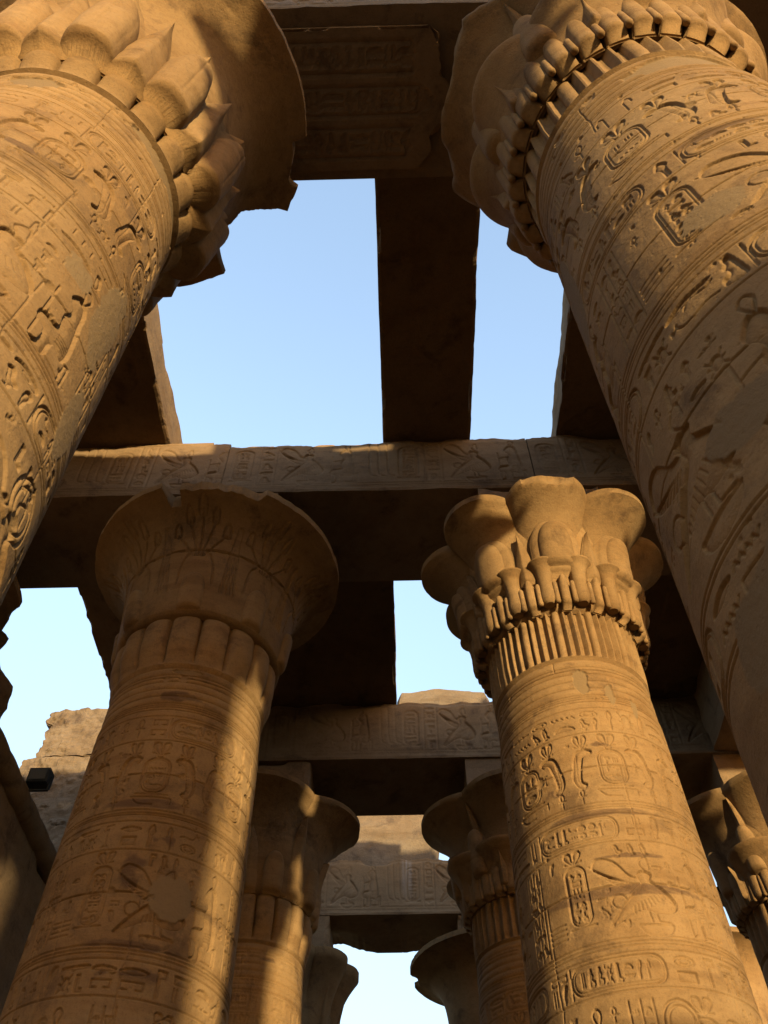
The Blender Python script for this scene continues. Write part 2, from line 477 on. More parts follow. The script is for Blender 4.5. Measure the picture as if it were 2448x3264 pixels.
def bird(R, u, z, w, h, flip, lw, dep):
    def T(P):
        P = np.asarray(P, float).copy()
        if flip: P[:, 0] = 1 - P[:, 0]
        return np.stack([u + P[:, 0] * w, z + P[:, 1] * h], 1)
    R.fill(T(cr([(.55, .70), (.62, .76), (.72, .72), (.70, .62), (.84, .48), (.95, .30), (.9, .18), (.72, .14), (.52, .2), (.30, .10), (.12, .0), (.30, .26), (.45, .42), (.58, .56)], 4, True)), dep * 2.0, .04, .2)
    R.fill(T(cr([(.60, .62), (.45, .70), (.30, .92), (.10, 1.0), (.02, .88), (.12, .72), (.30, .56), (.5, .48)], 4, True)), dep * 1.2, .03, .4)
    for k in range(11):
        t = k / 10
        a = np.array([.52 - .3 * t, .56 + .14 * t]); b = np.array([.40 - .42 * t, .44 + .46 * t])
        R.stroke(T([a, b]), lw * .7, dep * .7, add=True)
    for k in range(9):
        t = k / 8
        R.stroke(T([(.78 - .35 * t, .44 - .18 * t), (.84 - .42 * t, .36 - .22 * t)]), lw * .6, dep * .55, add=True)
    R.stroke(T([(.66, .16), (.68, .02), (.82, .0)]), lw * 1.1, dep); R.stroke(T([(.58, .17), (.60, .02)]), lw * 1.1, dep)
    R.stroke(T(cr([(.66, .76), (.60, .88), (.70, .98), (.72, .82)], 4)), lw, dep)
    R.stroke(circ(*T([(.27, .33)])[0], .055, n=14), lw, dep); R.fill(np.vstack([circ(*T([(.64, -.02)])[0], .2 * w, .09, 12, 180, 360)]), dep, .02)

def god(R, u, z, w, h, flip, lw, dep):
    def T(P):
        P = np.asarray(P, float).copy()
        if flip: P[:, 0] = 1 - P[:, 0]
        return np.stack([u + P[:, 0] * w, z + P[:, 1] * h], 1)
    R.fill(T(cr([(.36, .80), (.30, .72), (.42, .62), (.34, .5), (.36, .36), (.10, .32), (.06, .22), (.22, .18), (.22, .04), (.10, .0), (.36, .0), (.40, .18), (.62, .16), (.70, .3), (.66, .5), (.62, .64), (.60, .76), (.54, .84), (.44, .85)], 4, True)), dep * 1.8, .035, .2)
    R.stroke(T([(.72, .02), (.72, .20), (.42, .20)]), lw, dep); R.stroke(T([(.72, .20), (.80, .22), (.80, .02), (.40, .02)]), lw, dep)
    R.stroke(T([(.08, .02), (.08, .66)]), lw, dep); R.stroke(T(cr([(.50, .84), (.42, .95), (.5, 1.0), (.58, .95), (.52, .85)], 4)), lw, dep * 1.2)
    R.stroke(T([(.38, .56), (.08, .52)]), lw, dep)
    for k in range(4): R.stroke(T([(.44, .24 + .03 * k), (.66, .26 + .03 * k)]), lw * .7, dep * .5, add=True)

def scene_band(R, u0, u1, z0, z1, rnd, lw, dep, phase):
    H = z1 - z0; u = phase - 1.68 * math.ceil((phase - u0) / 1.68)
    while u < u1 + .5:
        cartouche(R, u, z0 + .2 * H, .17, .62 * H, rnd, lw, dep); plumes(R, u + .085, z0 + .85 * H, .16, .14 * H, lw, dep)
        bird(R, u + .22, z0 + .12 * H, .62, .72 * H, False, lw, dep)
        god(R, u + .86, z0 + .02 * H, .36, .94 * H, False, lw, dep)
        for k in range(3): R.stroke([(u + 1.27 + .08 * k, z0 + .03 * H), (u + 1.27 + .08 * k, z0 + .97 * H)], lw, dep)
        for q in range(6):
            put(R, rnd.choice(FLAT + TALL), u + 1.285, z0 + H * (.06 + .15 * q), .055, .12 * H, lw * .7, dep * .8)
            put(R, rnd.choice(FLAT + TALL), u + 1.365, z0 + H * (.06 + .15 * q), .055, .12 * H, lw * .7, dep * .8)
        for q in range(3): put(R, rnd.choice(TALL), u + .42 + .1 * q, z0 + .84 * H, .07, .13 * H, lw * .8, dep)
        for q in range(4): R.stroke([(u + 1.46, z0 + H * (.12 + .05 * q)), (u + 1.62, z0 + H * (.12 + .05 * q))], lw * .8, dep * .8)
        u += 1.68

def big_scene(R, u0, u1, z0, z1, rnd, lw, dep, phase):
    u = u0 - 1.5 + phase
    while u < u1 + .5:
        R.stroke(circ(u, z1 - .22, .15, .18, 26), lw * 1.6, dep * 1.6, True); R.stroke(circ(u, z1 - .22, .105, .13, 24), lw * 1.4, dep * 1.2, True)
        head = cr([(u + .32, z1 - .34), (u + .42, z1 - .14), (u + .58, z1 - .05), (u + .74, z1 - .12), (u + .80, z1 - .28), (u + .96, z1 - .40), (u + .86, z1 - .46), (u + .72, z1 - .42), (u + .66, z1 - .56), (u + .74, z1 - .80), (u + .42, z1 - .82), (u + .38, z1 - .55)], 5, True)
        R.fill(head, dep * 1.5, .03, .25); R.stroke(circ(u + .62, z1 - .22, .028, n=10), lw, dep * 1.6)
        for q in range(6): R.stroke([(u + .44 + .012 * q, z1 - .46 - .05 * q), (u + .64 - .006 * q, z1 - .48 - .05 * q)], lw * .7, dep * 1.5)
        R.stroke(cr([(u + .42, z1 - .3), (u + .52, z1 - .42), (u + .50, z1 - .7)], 5), lw * 1.2, dep * 1.8)
        for a in (0, .05): R.stroke([(u + 1.02 + a, z1 - .08), (u + 1.02 + a, z0)], lw * 1.3, dep * 1.5)
        R.stroke([(u + .1, z1 - .5), (u + .36, z1 - .95), (u + .30, z0)], lw * 1.5, dep * 1.6); R.stroke([(u + .9, z1 - .98), (u + .66, z1 - 1.0), (u + .6, z0)], lw * 1.5, dep * 1.6)
        for q in range(5): put(R, rnd.choice(FLAT + TALL), u + 1.12, z1 - .22 - .2 * q, .13, .16, lw, dep * 1.1)
        R.stroke([(u + 1.30, z1), (u + 1.30, z0)], lw, dep)
        u += 1.5

def autofill(R, z0, z1, cell, rnd, lw, dep, p=.85):
    n = int((z1 - z0) / cell); m = int((R.u[-1] - R.u[0]) / (cell * .85)); k = int(round(cell / R.d))
    for i in range(n):
        for j in range(m):
            a = int(round((z0 + i * (z1 - z0) / n - R.z[0]) / R.d)); b = int(round(j * cell * .85 / R.d))
            if a < 0: continue
            W = R.H[a:a + k, b:b + int(k * .85)]
            if W.size and W.min() > -.0012 and rnd.random() < p:
                g = rnd.choice(TALL + FLAT)
                put(R, g, R.u[0] + b * R.d + cell * .08, R.z[0] + a * R.d + cell * .1, cell * .66, cell * (.78 if g in TALL else .5), lw, dep, rnd.random() < .5)

def rings(R, u0, u1, z, rnd, lw, dep):
    u = u0 + rnd.uniform(0, .8)
    while u < u1:
        R.stroke(circ(u, z, .12, .145, 26), lw * 1.5, dep * 1.5, True); R.stroke(circ(u, z, .085, .105, 24), lw * 1.2, dep * 1.1, True)
        u += 1.68

def carve_shaft(R, seed, lw, dep, uc=.4, us=.1):
    rnd = random.Random(seed)
    u0, u1 = R.u[0], R.u[-1]
    def hl(z, w=lw, d=dep * .9): R.stroke([(u0, z), (u1, z)], w, d)
    for z in (5.50, 5.475, 5.445): hl(z)
    hl(5.37); hl(5.085); hl(4.355); hl(4.325); hl(4.305, lw * .7); hl(4.245); hl(3.985); hl(3.205); hl(3.175); hl(3.15, lw * .7); hl(3.105); hl(2.845)
    text_row(R, u0 + rnd.uniform(0, .2) - .2, u1, 5.10, .255, rnd, lw * .85, dep * .95)
    frieze(R, u0, u1, 4.36, 5.07, rnd, lw, dep, uc)
    text_row(R, u0 + rnd.uniform(0, .2) - .2, u1, 4.0, .235, rnd, lw * .85, dep * .95)
    scene_band(R, u0, u1, 3.215, 3.975, rnd, lw, dep, us)
    text_row(R, u0 + rnd.uniform(0, .2) - .2, u1, 2.86, .235, rnd, lw, dep * 1.1)
    rings(R, u0, u1, 2.62, rnd, lw, dep)
    scene_band(R, u0, u1, 1.98, 2.80, rnd, lw * 1.1, dep, us + .7)
    if R.z[0] < 1.9:
        for z in (1.955, 1.93, 1.70, 1.675): hl(z)
        text_row(R, u0 - rnd.uniform(0, .2), u1, 1.71, .21, rnd, lw, dep)
    autofill(R, 4.38, 5.05, .12, rnd, lw * .85, dep * .7, .35)
    autofill(R, 3.25, 3.95, .11, rnd, lw * .8, dep * .75, .5)
    autofill(R, 2.0, 2.78, .12, rnd, lw * .9, dep * .9, .8)
    # joints between drums and cracks
    for z in (5.86, 4.72, 3.62, 2.52):
        n = 40; uu = np.linspace(u0, u1, n)
        R.stroke(np.stack([uu, z + .008 * fbm(uu, z, seed, 3, 3)], 1), lw * 1.1, dep * 1.5)
        for q in range(4): R.stroke([(uu[0] + rnd.random() * (u1 - u0), z + rnd.uniform(-.01, .01)) for _ in range(1)] * 2, rnd.uniform(.025, .055), dep * 1.5)
        vj = rnd.uniform(u0, u1); R.stroke([(vj, z), (vj + .01, z + rnd.choice((1.1, .9)))], lw * .5, dep * .7)
    for k in range(3):
        uu = rnd.uniform(u0, u1); za = rnd.choice((5.86, 4.72, 3.62)); n = 14
        zz = np.linspace(za, za - rnd.uniform(.5, 1.1), n)
        R.stroke(np.stack([uu + .02 * fbm(zz, uu, seed, 5, 3), zz], 1), lw * .45, dep * .8)

def shaft_r(z):
    return .899 - .01615 * z

def make_shaft(parent, azc, half, d, zlo, seed, patches=(), lw=.010, dep=.011, ring=True, uc=.4, us=.1):
    """shaft in column-local space; az 0 faces -Y, + toward +X; dense carved part plus coarse remainder"""
    R0 = .83
    a0, a1 = math.radians(azc - half), math.radians(azc + half)
    R = Relief(a0 * R0, a1 * R0, zlo, 6.05, d)
    carve_shaft(R, seed, lw, dep, uc, us)
    for k, p in enumerate(patches):
        kind, az, z, ru, rz = p
        R.blob(math.radians(az) * R0, z, ru, rz, seed + 3.3 * k, 'M' if kind == 'm' else 'S', 1.0 if kind == 'm' else .8, .55 if kind == 'm' else 1.0)
    az = R.u / R0
    Z, A = np.meshgrid(R.z, az, indexing='ij')
    H = R.H.copy()
    nx, ny = np.sin(A) * 3, np.cos(A) * 3
    # surface undulation and loss
    worn = smooth01(.34, .6, fbm(nx, ny, Z * 3 + seed, .5, 4))
    H *= 1 - .6 * worn
    H += .0030 * fbm(nx, ny, Z * 3, 1.2, 4) + .0012 * fbm(nx, ny, Z * 3, 9, 3)
    pit = fbm(nx * 1.0, ny * 1.0, Z * 3.0 + seed, 3.2, 5)
    H -= .013 * smooth01(.42, .60, pit)
    if ring:
        for k in range(5):
            zc = 5.585 + .09 * k
            H += .021 * np.sqrt(np.clip(1 - ((Z - zc) / .0445) ** 2, 0, 1)) * (1 - R.M) * (Z > 5.52) - .006 * (Z > 5.52)
    # ease the dense field into the plain back
    e = smooth01(0, .06, np.minimum(A - a0, a1 - A))
    r = shaft_r(Z) + H * e
    V = np.stack([r * np.sin(A), -r * np.cos(A), Z + EYE], -1).reshape(-1, 3)
    n, m = Z.shape
    Q = [grid_faces(n, m)]
    base = n * m
    # coarse back, sharing the height range
    ab = np.linspace(a1, a0 + 2 * math.pi, 22); zb = np.linspace(zlo, 6.05, 12)
    ZB, AB = np.meshgrid(zb, ab, indexing='ij'); rb = shaft_r(ZB)
    VB = np.stack([rb * np.sin(AB), -rb * np.cos(AB), ZB + EYE], -1).reshape(-1, 3)
    Q.append(grid_faces(12, 22, base=base)); base += len(VB)
    al = np.linspace(0, 2 * math.pi, 96, endpoint=False); zl = np.array([-EYE, -EYE + .25, -EYE + .8, 0, zlo])
    rl = np.array([shaft_r(-EYE) * .93, shaft_r(-EYE) * .98, shaft_r(-EYE + .8), shaft_r(0), shaft_r(zlo)])
    ZL, AL = np.meshgrid(zl, al, indexing='ij'); RL = np.repeat(rl[:, None], 96, 1)
    VL = np.stack([RL * np.sin(AL), -RL * np.cos(AL), ZL + EYE], -1).reshape(-1, 3)
    Q.append(grid_faces(5, 96, True, base=base))
    M = np.concatenate([(R.M * e).ravel(), np.zeros(len(VB) + len(VL))]); S = np.concatenate([(R.S * e).ravel(), np.zeros(len(VB) + len(VL))])
    return mesh_obj("shaft", np.vstack([V, VB, VL]), [np.vstack(Q)], STONE, parent, True, {"patch": M, "stain": S})

# ------------------------------------------------------------------ capitals
def azmesh(nA=192):
    return np.linspace(0, 2 * math.pi, nA, endpoint=False)
def polar(R, A, Z):
    return np.stack([R * np.sin(A), -R * np.cos(A), Z + EYE], -1).reshape(-1, 3)

def reed_band(parent, kind, n, rot=0.0, z0=6.04, z1=6.70, bulge=.07, half_swell=.5):
    """neck: bundle of stems under the flower"""
    nA = n * (14 if kind == 'round' else 10); A = azmesh(nA) + math.radians(rot)
    t = np.concatenate([[-.08, 0, .012], np.linspace(.04, 1, 20)]); nz = len(t)
    T, AA = np.meshgrid(t, A, indexing='ij')
    ph = ((AA - math.radians(rot)) * n / (2 * math.pi)) % 1.0
    r0 = shaft_r(6.06) + .002
    if kind == 'round':
        prof = np.sqrt(np.clip(1 - (2 * ph - 1) ** 2, 0, 1)) ** .8
        amp = .006 + bulge * smooth01(0, half_swell, T) * (1 - .8 * np.clip((T - .82) / .18, 0, 1) ** 2)
        r = r0 + amp * prof - .036 * (1 - prof) * smooth01(.0, .09, T)
    else:  # sharp alternating flutes
        k = np.floor((AA - math.radians(rot)) * n / (2 * math.pi))
        tri = np.where(ph < .38, ph / .38, np.where(ph < .55, 1.0, np.clip(1 - (ph - .55) / .18, 0, 1)))
        rnd_ = np.sqrt(np.clip(1 - (2 * ph - 1) ** 2, 0, 1))
        prof = np.where((k % 4) == 2, rnd_, tri)
        r = r0 - .050 * (1 - prof) * smooth01(.0, .025, T) + .012 * smooth01(0, .3, T)
    r = np.where(T < -.01, r0 - .05, r)
    Z = z0 + T * (z1 - z0)
    r += .003 * fbm(np.sin(AA) * 3, np.cos(AA) * 3, Z * 3, 3, 3)
    V = polar(r, AA, Z)
    return crisp(mesh_obj("reed_band", V, grid_faces(nz, nA, True), STONE, parent), 50 if kind == 'round' else 32)

def crisp(o, ang=38):
    o.data.set_sharp_from_angle(angle=math.radians(ang))
    return o

def chip_fn(seed, breaks=()):
    """max radius allowed as a function of azimuth: jagged bites out of the rim"""
    def f(A):
        lim = np.full(A.shape, 9.0)
        for az, hw, depth_r in breaks:
            d = np.abs((np.degrees(A) - az + 180) % 360 - 180)
            edge = hw * (1 + .25 * fbm(A * 6, seed, az, 1, 3))
            b = depth_r + .05 * fbm(A * 9, seed + 2, az, 1.0, 4) + np.clip((d - edge * .75) / (edge * .25 + 1e-6), 0, 9) * .15
            lim = np.where(d < edge * 1.25, np.minimum(lim, b), lim)
        return lim
    return f

def bell_body(name, parent, prof, mat=None, breaks=(), seed=1, nA=256, sub=6, relief=None, top=8.29):
    """surface of revolution with chipped rim; prof list of (z,r)"""
    P = np.array(prof, float)
    s = np.linspace(0, len(P) - 1, (len(P) - 1) * sub + 1)
    # smooth profile
    C = cr(P, sub)
    z, r = C[:, 0], C[:, 1]
    rim = np.array([[top - .005, r[-1] + .003], [top, r[-1] - .012], [top, .68]])
    z = np.concatenate([z, rim[:, 0]]); r = np.concatenate([r, rim[:, 1]])
    A = azmesh(nA); Z, AA = np.meshgrid(z, A, indexing='ij'); Rr = np.repeat(r[:, None], nA, 1)
    n0 = fbm(np.sin(AA) * 2, np.cos(AA) * 2, Z * 2 + seed, 1.5, 4)
    Rr = Rr + .006 * n0 * (Z < top - .02)
    e = (Z > 8.1) * (Z < top + 1)
    Rr = Rr - .02 * e * np.clip(fbm(np.sin(AA) * 9, np.cos(AA) * 9, seed, 1.6, 4), 0, 1) * (Rr > 1.2)
    if relief is not None: Rr = Rr + relief(AA, Z)
    lim = chip_fn(seed, breaks)(AA) + .025 * fbm(np.sin(AA) * 6, np.cos(AA) * 6, Z * 7, 1.2, 4)
    Rr = np.minimum(Rr, lim)
    V = polar(Rr, AA, Z); n = len(z)
    return crisp(mesh_obj(name, V, grid_faces(n, nA, True), mat or STONE, parent), 50)

def petal(parent, name, az, zb, zt, w0, rfun, th, shape='arch', flick=0.0, mat=None, ns=17, nt=26, ft=.13, rough=.004, vein=0.0):
    t = np.linspace(0, 1, nt); s = np.linspace(-1, 1, ns)
    T, Sg = np.meshgrid(t, s, indexing='ij')
    if shape == 'arch':
        w = w0 * np.where(T < .5, 1.0, np.sqrt(np.clip(1 - ((T - .5) / .5) ** 2, 0, 1)))
        bul = np.clip(1 - np.abs(Sg) ** 2.6, 0, 1) ** .5
    else:
        w = w0 * np.where(T < .3, 1.0, .11 + .89 * (1 - np.clip((T - .3) / .7, 0, 1) ** 1.7))
        bul = (1 - np.abs(Sg)) * .65 + .35 * np.sqrt(np.clip(1 - Sg ** 2, 0, 1))
    foot = np.sqrt(np.clip(1 - (1 - np.clip(T / ft, 0, 1)) ** 2, 0, 1))
    headf = np.sqrt(np.clip(1 - (np.clip((T - .82) / .18, 0, 1)) ** 2, 0, 1)) if shape == 'arch' else 1 - .35 * T
    Z = zb + T * (zt - zb)
    r = rfun(Z) - .03 + (th + .03) * bul * foot * headf + flick * smooth01(.55, 1.0, T) * (1 - np.abs(Sg) * .5) - .012 * (np.abs(Sg) > .98)
    A = math.radians(az) + Sg * w
    if vein:
        r -= vein * (np.exp(-(Sg / .05) ** 2) + np.exp(-((np.abs(Sg) - .78) / .05) ** 2)) * smooth01(.08, .2, T) * smooth01(1.0, .9, T)
        if shape == 'leaf': r -= .6 * vein * (.5 + .5 * np.cos((T * 26 + np.abs(Sg) * 9) * 1.0)) * smooth01(.1, .25, T) * (np.abs(Sg) < .75)
    r += rough * fbm(np.sin(A) * 4, np.cos(A) * 4, Z * 4 + az, 2.2, 5)
    V = polar(r, A, Z)
    Q = [grid_faces(nt, ns)]
    # back closing surface
    rb = np.minimum(rfun(Z) - .05, r - .004)
    if flick: rb = np.minimum(r - .012, rfun(Z) - .05 + flick * smooth01(.55, 1.0, T) * .75)
    VB = polar(rb, A, Z)
    Q.append(grid_faces(nt, ns, base=nt * ns)[:, ::-1])
    idx = np.arange(nt * ns).reshape(nt, ns); N = nt * ns
    for edge in (idx[:, 0], idx[::-1, -1], idx[-1, :], idx[0, ::-1]):
        a, b = edge[:-1], edge[1:]
        Q.append(np.stack([a, b, b + N, a + N], 1)[:, ::-1])
    return mesh_obj(name, np.vstack([V, VB]), [np.vstack(Q)], mat or STONE, parent)

def lathe_tilt(parent, name, az, r0, zb, tilt, prof, n=22, mat=None):
    """small flower: profile (h,r) revolved about an axis that leans outward"""
    a = np.linspace(0, 2 * math.pi, n, endpoint=False)
    h, r = np.array(prof, float).T
    Hh, AA = np.meshgrid(h, a, indexing='ij'); RR = np.repeat(r[:, None], n, 1)
    tl = math.radians(tilt)
    lat = RR * np.cos(AA); rad = RR * np.sin(AA)
    out = rad * math.cos(tl) + Hh * math.sin(tl); up = Hh * math.cos(tl) - rad * math.sin(tl)
    rr = r0 + out; A = math.radians(az)
    x = rr * math.sin(A) + lat * math.cos(A); y = -(rr * math.cos(A)) + lat * math.sin(A)
    V = np.stack([x, y, zb + up + EYE], -1).reshape(-1, 3)
    F = [grid_faces(len(h), n, True)]
    m = len(h)
    V = np.vstack([V, V[:n].mean(0), V[-n:].mean(0)])
    k = np.arange(n); k2 = (k + 1) % n
    T = np.vstack([np.stack([k2, k, np.full(n, m * n)], 1), np.stack([(m - 1) * n + k, (m - 1) * n + k2, np.full(n, m * n + 1)], 1)])
    F.append(T)
    return crisp(mesh_obj(name, V, F, mat or STONE, parent), 45)

def finger(parent, az, r0, zb, zt, rad):
    L = zt - zb
    p = [(0, rad * .5), (rad * .35, rad * .9), (rad, rad)] + [(L - rad * 1.2, rad * .9), (L - rad * .4, rad * .6), (L, rad * .15)]
    return lathe_tilt(parent, "stem_bud", az, r0, zb, 3, p, 10)

def big_bells(parent, n, rot, reach, cusp, z0=7.35, r_in=.93, zr=8.2, top=8.29, breaks=(), seed=1, pw=2.3, labels=None):
    """ring of n half-bells, each its own mesh (a sector with scalloped plan)"""
    half = math.pi / n
    cc = math.cos(half)
    # circle centre c and radius rho so that reach and cusp match
    c = (cusp ** 2 - reach ** 2) / (2 * (cusp * cc - reach)); rho = reach - c
    ch = chip_fn(seed, breaks)
    for i in range(n):
        ns, nt = 41, 30
        ph = np.linspace(-half, half, ns); t = np.linspace(0, 1, nt)
        T, PH = np.meshgrid(t, ph, indexing='ij')
        outline = c * np.cos(PH) + np.sqrt(np.clip(rho ** 2 - (c * np.sin(PH)) ** 2, 0, None))
        f = .10 * T + .90 * T ** pw
        # lower down the stem is a round shaft standing proud of the core
        stem = r_in * (1 - .10 * (np.abs(PH) / half) ** 2)
        r = stem + (outline - stem) * f
        Z = z0 + T * (zr - z0)
        rows_r = [r]; rows_z = [Z]
        rows_r += [r[-1:] + .004, r[-1:] - .012, np.full((1, ns), .66)]
        rows_z += [np.full((1, ns), top - .008), np.full((1, ns), top), np.full((1, ns), top)]
        r = np.vstack(rows_r); Z = np.vstack(rows_z); PHf = np.vstack([PH, PH[:3]])
        A = PHf + math.radians(rot) + i * 2 * half
        r = r + .006 * fbm(np.sin(A) * 3, np.cos(A) * 3, Z * 3 + seed, 1.5, 4)
        r = r - .02 * (Z > zr - .06) * np.clip(fbm(np.sin(A) * 9, np.cos(A) * 9, seed, 1.5, 4), 0, 1) * (r > 1)
        lim = ch(A) + .03 * fbm(np.sin(A) * 6, np.cos(A) * 6, Z * 7, 1.2, 4)
        r = np.minimum(r, lim)
        crisp(mesh_obj("bell_flower", polar(r, A, Z), grid_faces(nt + 3, ns), STONE, parent), 50)
    return

def core(parent, prof, name="capital", nA=144):
    P = cr(np.array(prof, float), 5); z, r = P[:, 0], P[:, 1]
    z = np.concatenate([z, [z[-1]]]); r = np.concatenate([r, [.3]])
    A = azmesh(nA); Z, AA = np.meshgrid(z, A, indexing='ij'); RR = np.repeat(r[:, None], nA, 1)
    RR = RR + .005 * fbm(np.sin(AA) * 3, np.cos(AA) * 3, Z * 3, 2, 4)
    return mesh_obj(name, polar(RR, AA, Z), grid_faces(len(z), nA, True), STONE, parent)

def abacus(parent, half=.76, z0=8.22, z1=8.995):
    V, Q = box_grid((-half, half), (-half, half), (z0 + EYE, z1 + EYE), .09, seed=rng.randint(99), amp=.006)
    return mesh_obj("abacus", V, Q, BEAM, parent, False)

def box_grid(X, Y, Z, step, seed=0, amp=.008, jag_top=0.0, jag_right=0.0, jag_left=0.0, scale=1.5, chip=.16):
    """box with subdivided, slightly eroded faces; optional ragged edges"""
    def ax(a): return np.linspace(a[0], a[1], max(2, int(round((a[1] - a[0]) / step)) + 1))
    xs, ys, zs = ax(X), ax(Y), ax(Z)
    acc = Acc()
    def face(P, flip):
        n, m = P.shape[:2]
        f = grid_faces(n, m)
        acc.add(P.reshape(-1, 3), f[:, ::-1] if flip else f)
    def g(a, b): return np.meshgrid(a, b, indexing='ij')
    A, B = g(zs, xs); face(np.stack([B, np.full_like(A, Y[0]), A], -1), False); face(np.stack([B, np.full_like(A, Y[1]), A], -1), True)
    A, B = g(zs, ys); face(np.stack([np.full_like(A, X[0]), B, A], -1), True); face(np.stack([np.full_like(A, X[1]), B, A], -1), False)
    A, B = g(ys, xs); face(np.stack([B, A, np.full_like(A, Z[0])], -1), True); face(np.stack([B, A, np.full_like(A, Z[1])], -1), False)
    V = np.concatenate(acc.V); Q = np.concatenate(acc.Q)
    x, y, z = V[:, 0].copy(), V[:, 1].copy(), V[:, 2].copy()
    k = seed * 3.7
    V[:, 0] += amp * fbm(x + k, y, z, 2.5, 4); V[:, 1] += amp * fbm(x, y + k, z + 31, 2.5, 4); V[:, 2] += amp * fbm(x + 11, y, z + k, 2.5, 4)
    # worn arrises
    on = np.stack([(x <= X[0] + 1e-6) | (x >= X[1] - 1e-6), (y <= Y[0] + 1e-6) | (y >= Y[1] - 1e-6), (z <= Z[0] + 1e-6) | (z >= Z[1] - 1e-6)], 1)
    edge = on.sum(1) >= 2
    ch = np.where(edge, (fbm(x * 1.3 + k, y * 1.3, z * 1.3, 2.0, 5) - .02).clip(0, 1) * chip, 0)
    for c_, (lim, q) in enumerate(((X, x), (Y, y), (Z, z))):
        V[:, c_] += np.where(on[:, c_], ch * np.where(q <= lim[0] + 1e-6, 1, -1), 0)
    if jag_top:
        w = smooth01(Z[1] - min(.6, Z[1] - Z[0]), Z[1], z)
        V[:, 2] -= w * jag_top * (.5 + fbm(x + k, y * .6, 3.3, scale, 5)).clip(0, 2)
    if jag_right:
        w = smooth01(X[1] - .8, X[1], x)
        V[:, 0] -= w * jag_right * (.5 + fbm(y + k, z * 1.2, 7.7, scale, 5)).clip(0, 2)
    if jag_left:
        w = smooth01(X[0] + .8, X[0], x)
        V[:, 0] += w * jag_left * (.5 + fbm(y + k, z * 1.2, 9.1, scale, 5)).clip(0, 2)
    return V, Q

def rock(name, c, size, seed, mat, parent=None, amp=.18):
    """broken block: subdivided box pushed about by noise"""
    V, Q = box_grid((-size[0] / 2, size[0] / 2), (-size[1] / 2, size[1] / 2), (-size[2] / 2, size[2] / 2), min(size) / 9, seed, 0, chip=0)
    N = V / np.array(size) * 2
    L = np.abs(N).max(1, keepdims=True)
    sph = N / np.maximum(np.linalg.norm(N, axis=1, keepdims=True), 1e-6)
    V2 = (.62 * N + .38 * sph * 1.25) * np.array(size) / 2
    k = seed * 5.3
    d = fbm(V2[:, 0] + k, V2[:, 1], V2[:, 2], 1.8 / min(size) * .8, 5)[:, None]
    V2 = V2 * (1 + amp * d)
    return mesh_obj(name, V2 + np.array(c), Q, mat, parent, False)

# ---- capital kinds --------------------------------------------------
BELL = [(6.66, .80), (6.70, .885), (6.80, .915), (7.2, .955), (7.6, 1.01), (7.85, 1.085), (8.02, 1.20), (8.13, 1.36), (8.19, 1.51)]
def rf(z): return np.interp(z, [6.6, 6.8, 7.2, 7.6, 7.85, 8.02, 8.14, 8.21], [.86, .90, .945, .99, 1.06, 1.18, 1.35, 1.51])

def plant_relief(rot):
    """incised clumps of papyrus buds on the bell and long leaf triangles"""
    R = Relief(-math.pi, math.pi, 6.8, 8.2, .008)
    for i in range(8):
        a = -math.pi + i * math.pi / 4 + math.radians(rot)
        for s, tall in ((-.26, .62), (-.13, .78), (0, .86), (.13, .78), (.26, .62)):
            b = np.array([a + s * .2, 7.50]); e = np.array([a + s, 7.2 + tall * .95])
            R.stroke([b, e], .014, .020)
            q = e; R.stroke(cr([q + (-.035, 0), q + (-.03, .10), q + (0, .14), q + (.03, .10), q + (.035, 0), q + (0, -.02)], 4, True), .013, .020, True)
        a2 = a + math.pi / 8
        for s in (-.085, -.045, 0, .045, .085): R.stroke([(a2 + s, 7.0), (a2 + s * .15, 7.92)], .012, .016)
        R.stroke(cr([(a - .2, 7.1), (a - .17, 7.42), (a - .04, 7.6)], 4), .014, .02); R.stroke(cr([(a + .2, 7.1), (a + .17, 7.42), (a + .04, 7.6)], 4), .014, .02)
    R.stroke([(k * .1, 7.58 + .008 * math.sin(k * 1.7)) for k in range(-32, 33)], .014, .03)
    def f(A, Z):
        aa = (A + math.pi) % (2 * math.pi) - math.pi
        j = np.clip(np.rint((aa - R.u[0]) / R.d).astype(int), 0, R.nu - 1); i = np.clip(np.rint((Z - R.z[0]) / R.d).astype(int), 0, R.nz - 1)
        return np.where((Z > 6.82) & (Z < 8.15), R.H[i, j], 0)
    return f

def capital_bell(col, rot=0, breaks=(), seed=3, reach=1.51, plants=True, reeds=16, petals=True):
    reed_band(col, 'round', reeds, rot + 11.25)
    k = (reach - .8) / (1.51 - .8)
    prof = [(z, .8 + (r - .8) * k if z > 7 else r) for z, r in BELL]
    b = bell_body("capital", col, prof, None, breaks, seed, 720 if plants else 200, 22 if plants else 6, plant_relief(rot) if plants else None)
    if petals:
        for i in range(8):
            petal(b, "petal", rot + i * 45, 6.70, 7.24, math.radians(9.2), lambda z: rf(z) + .01, .07, 'arch')
    return b

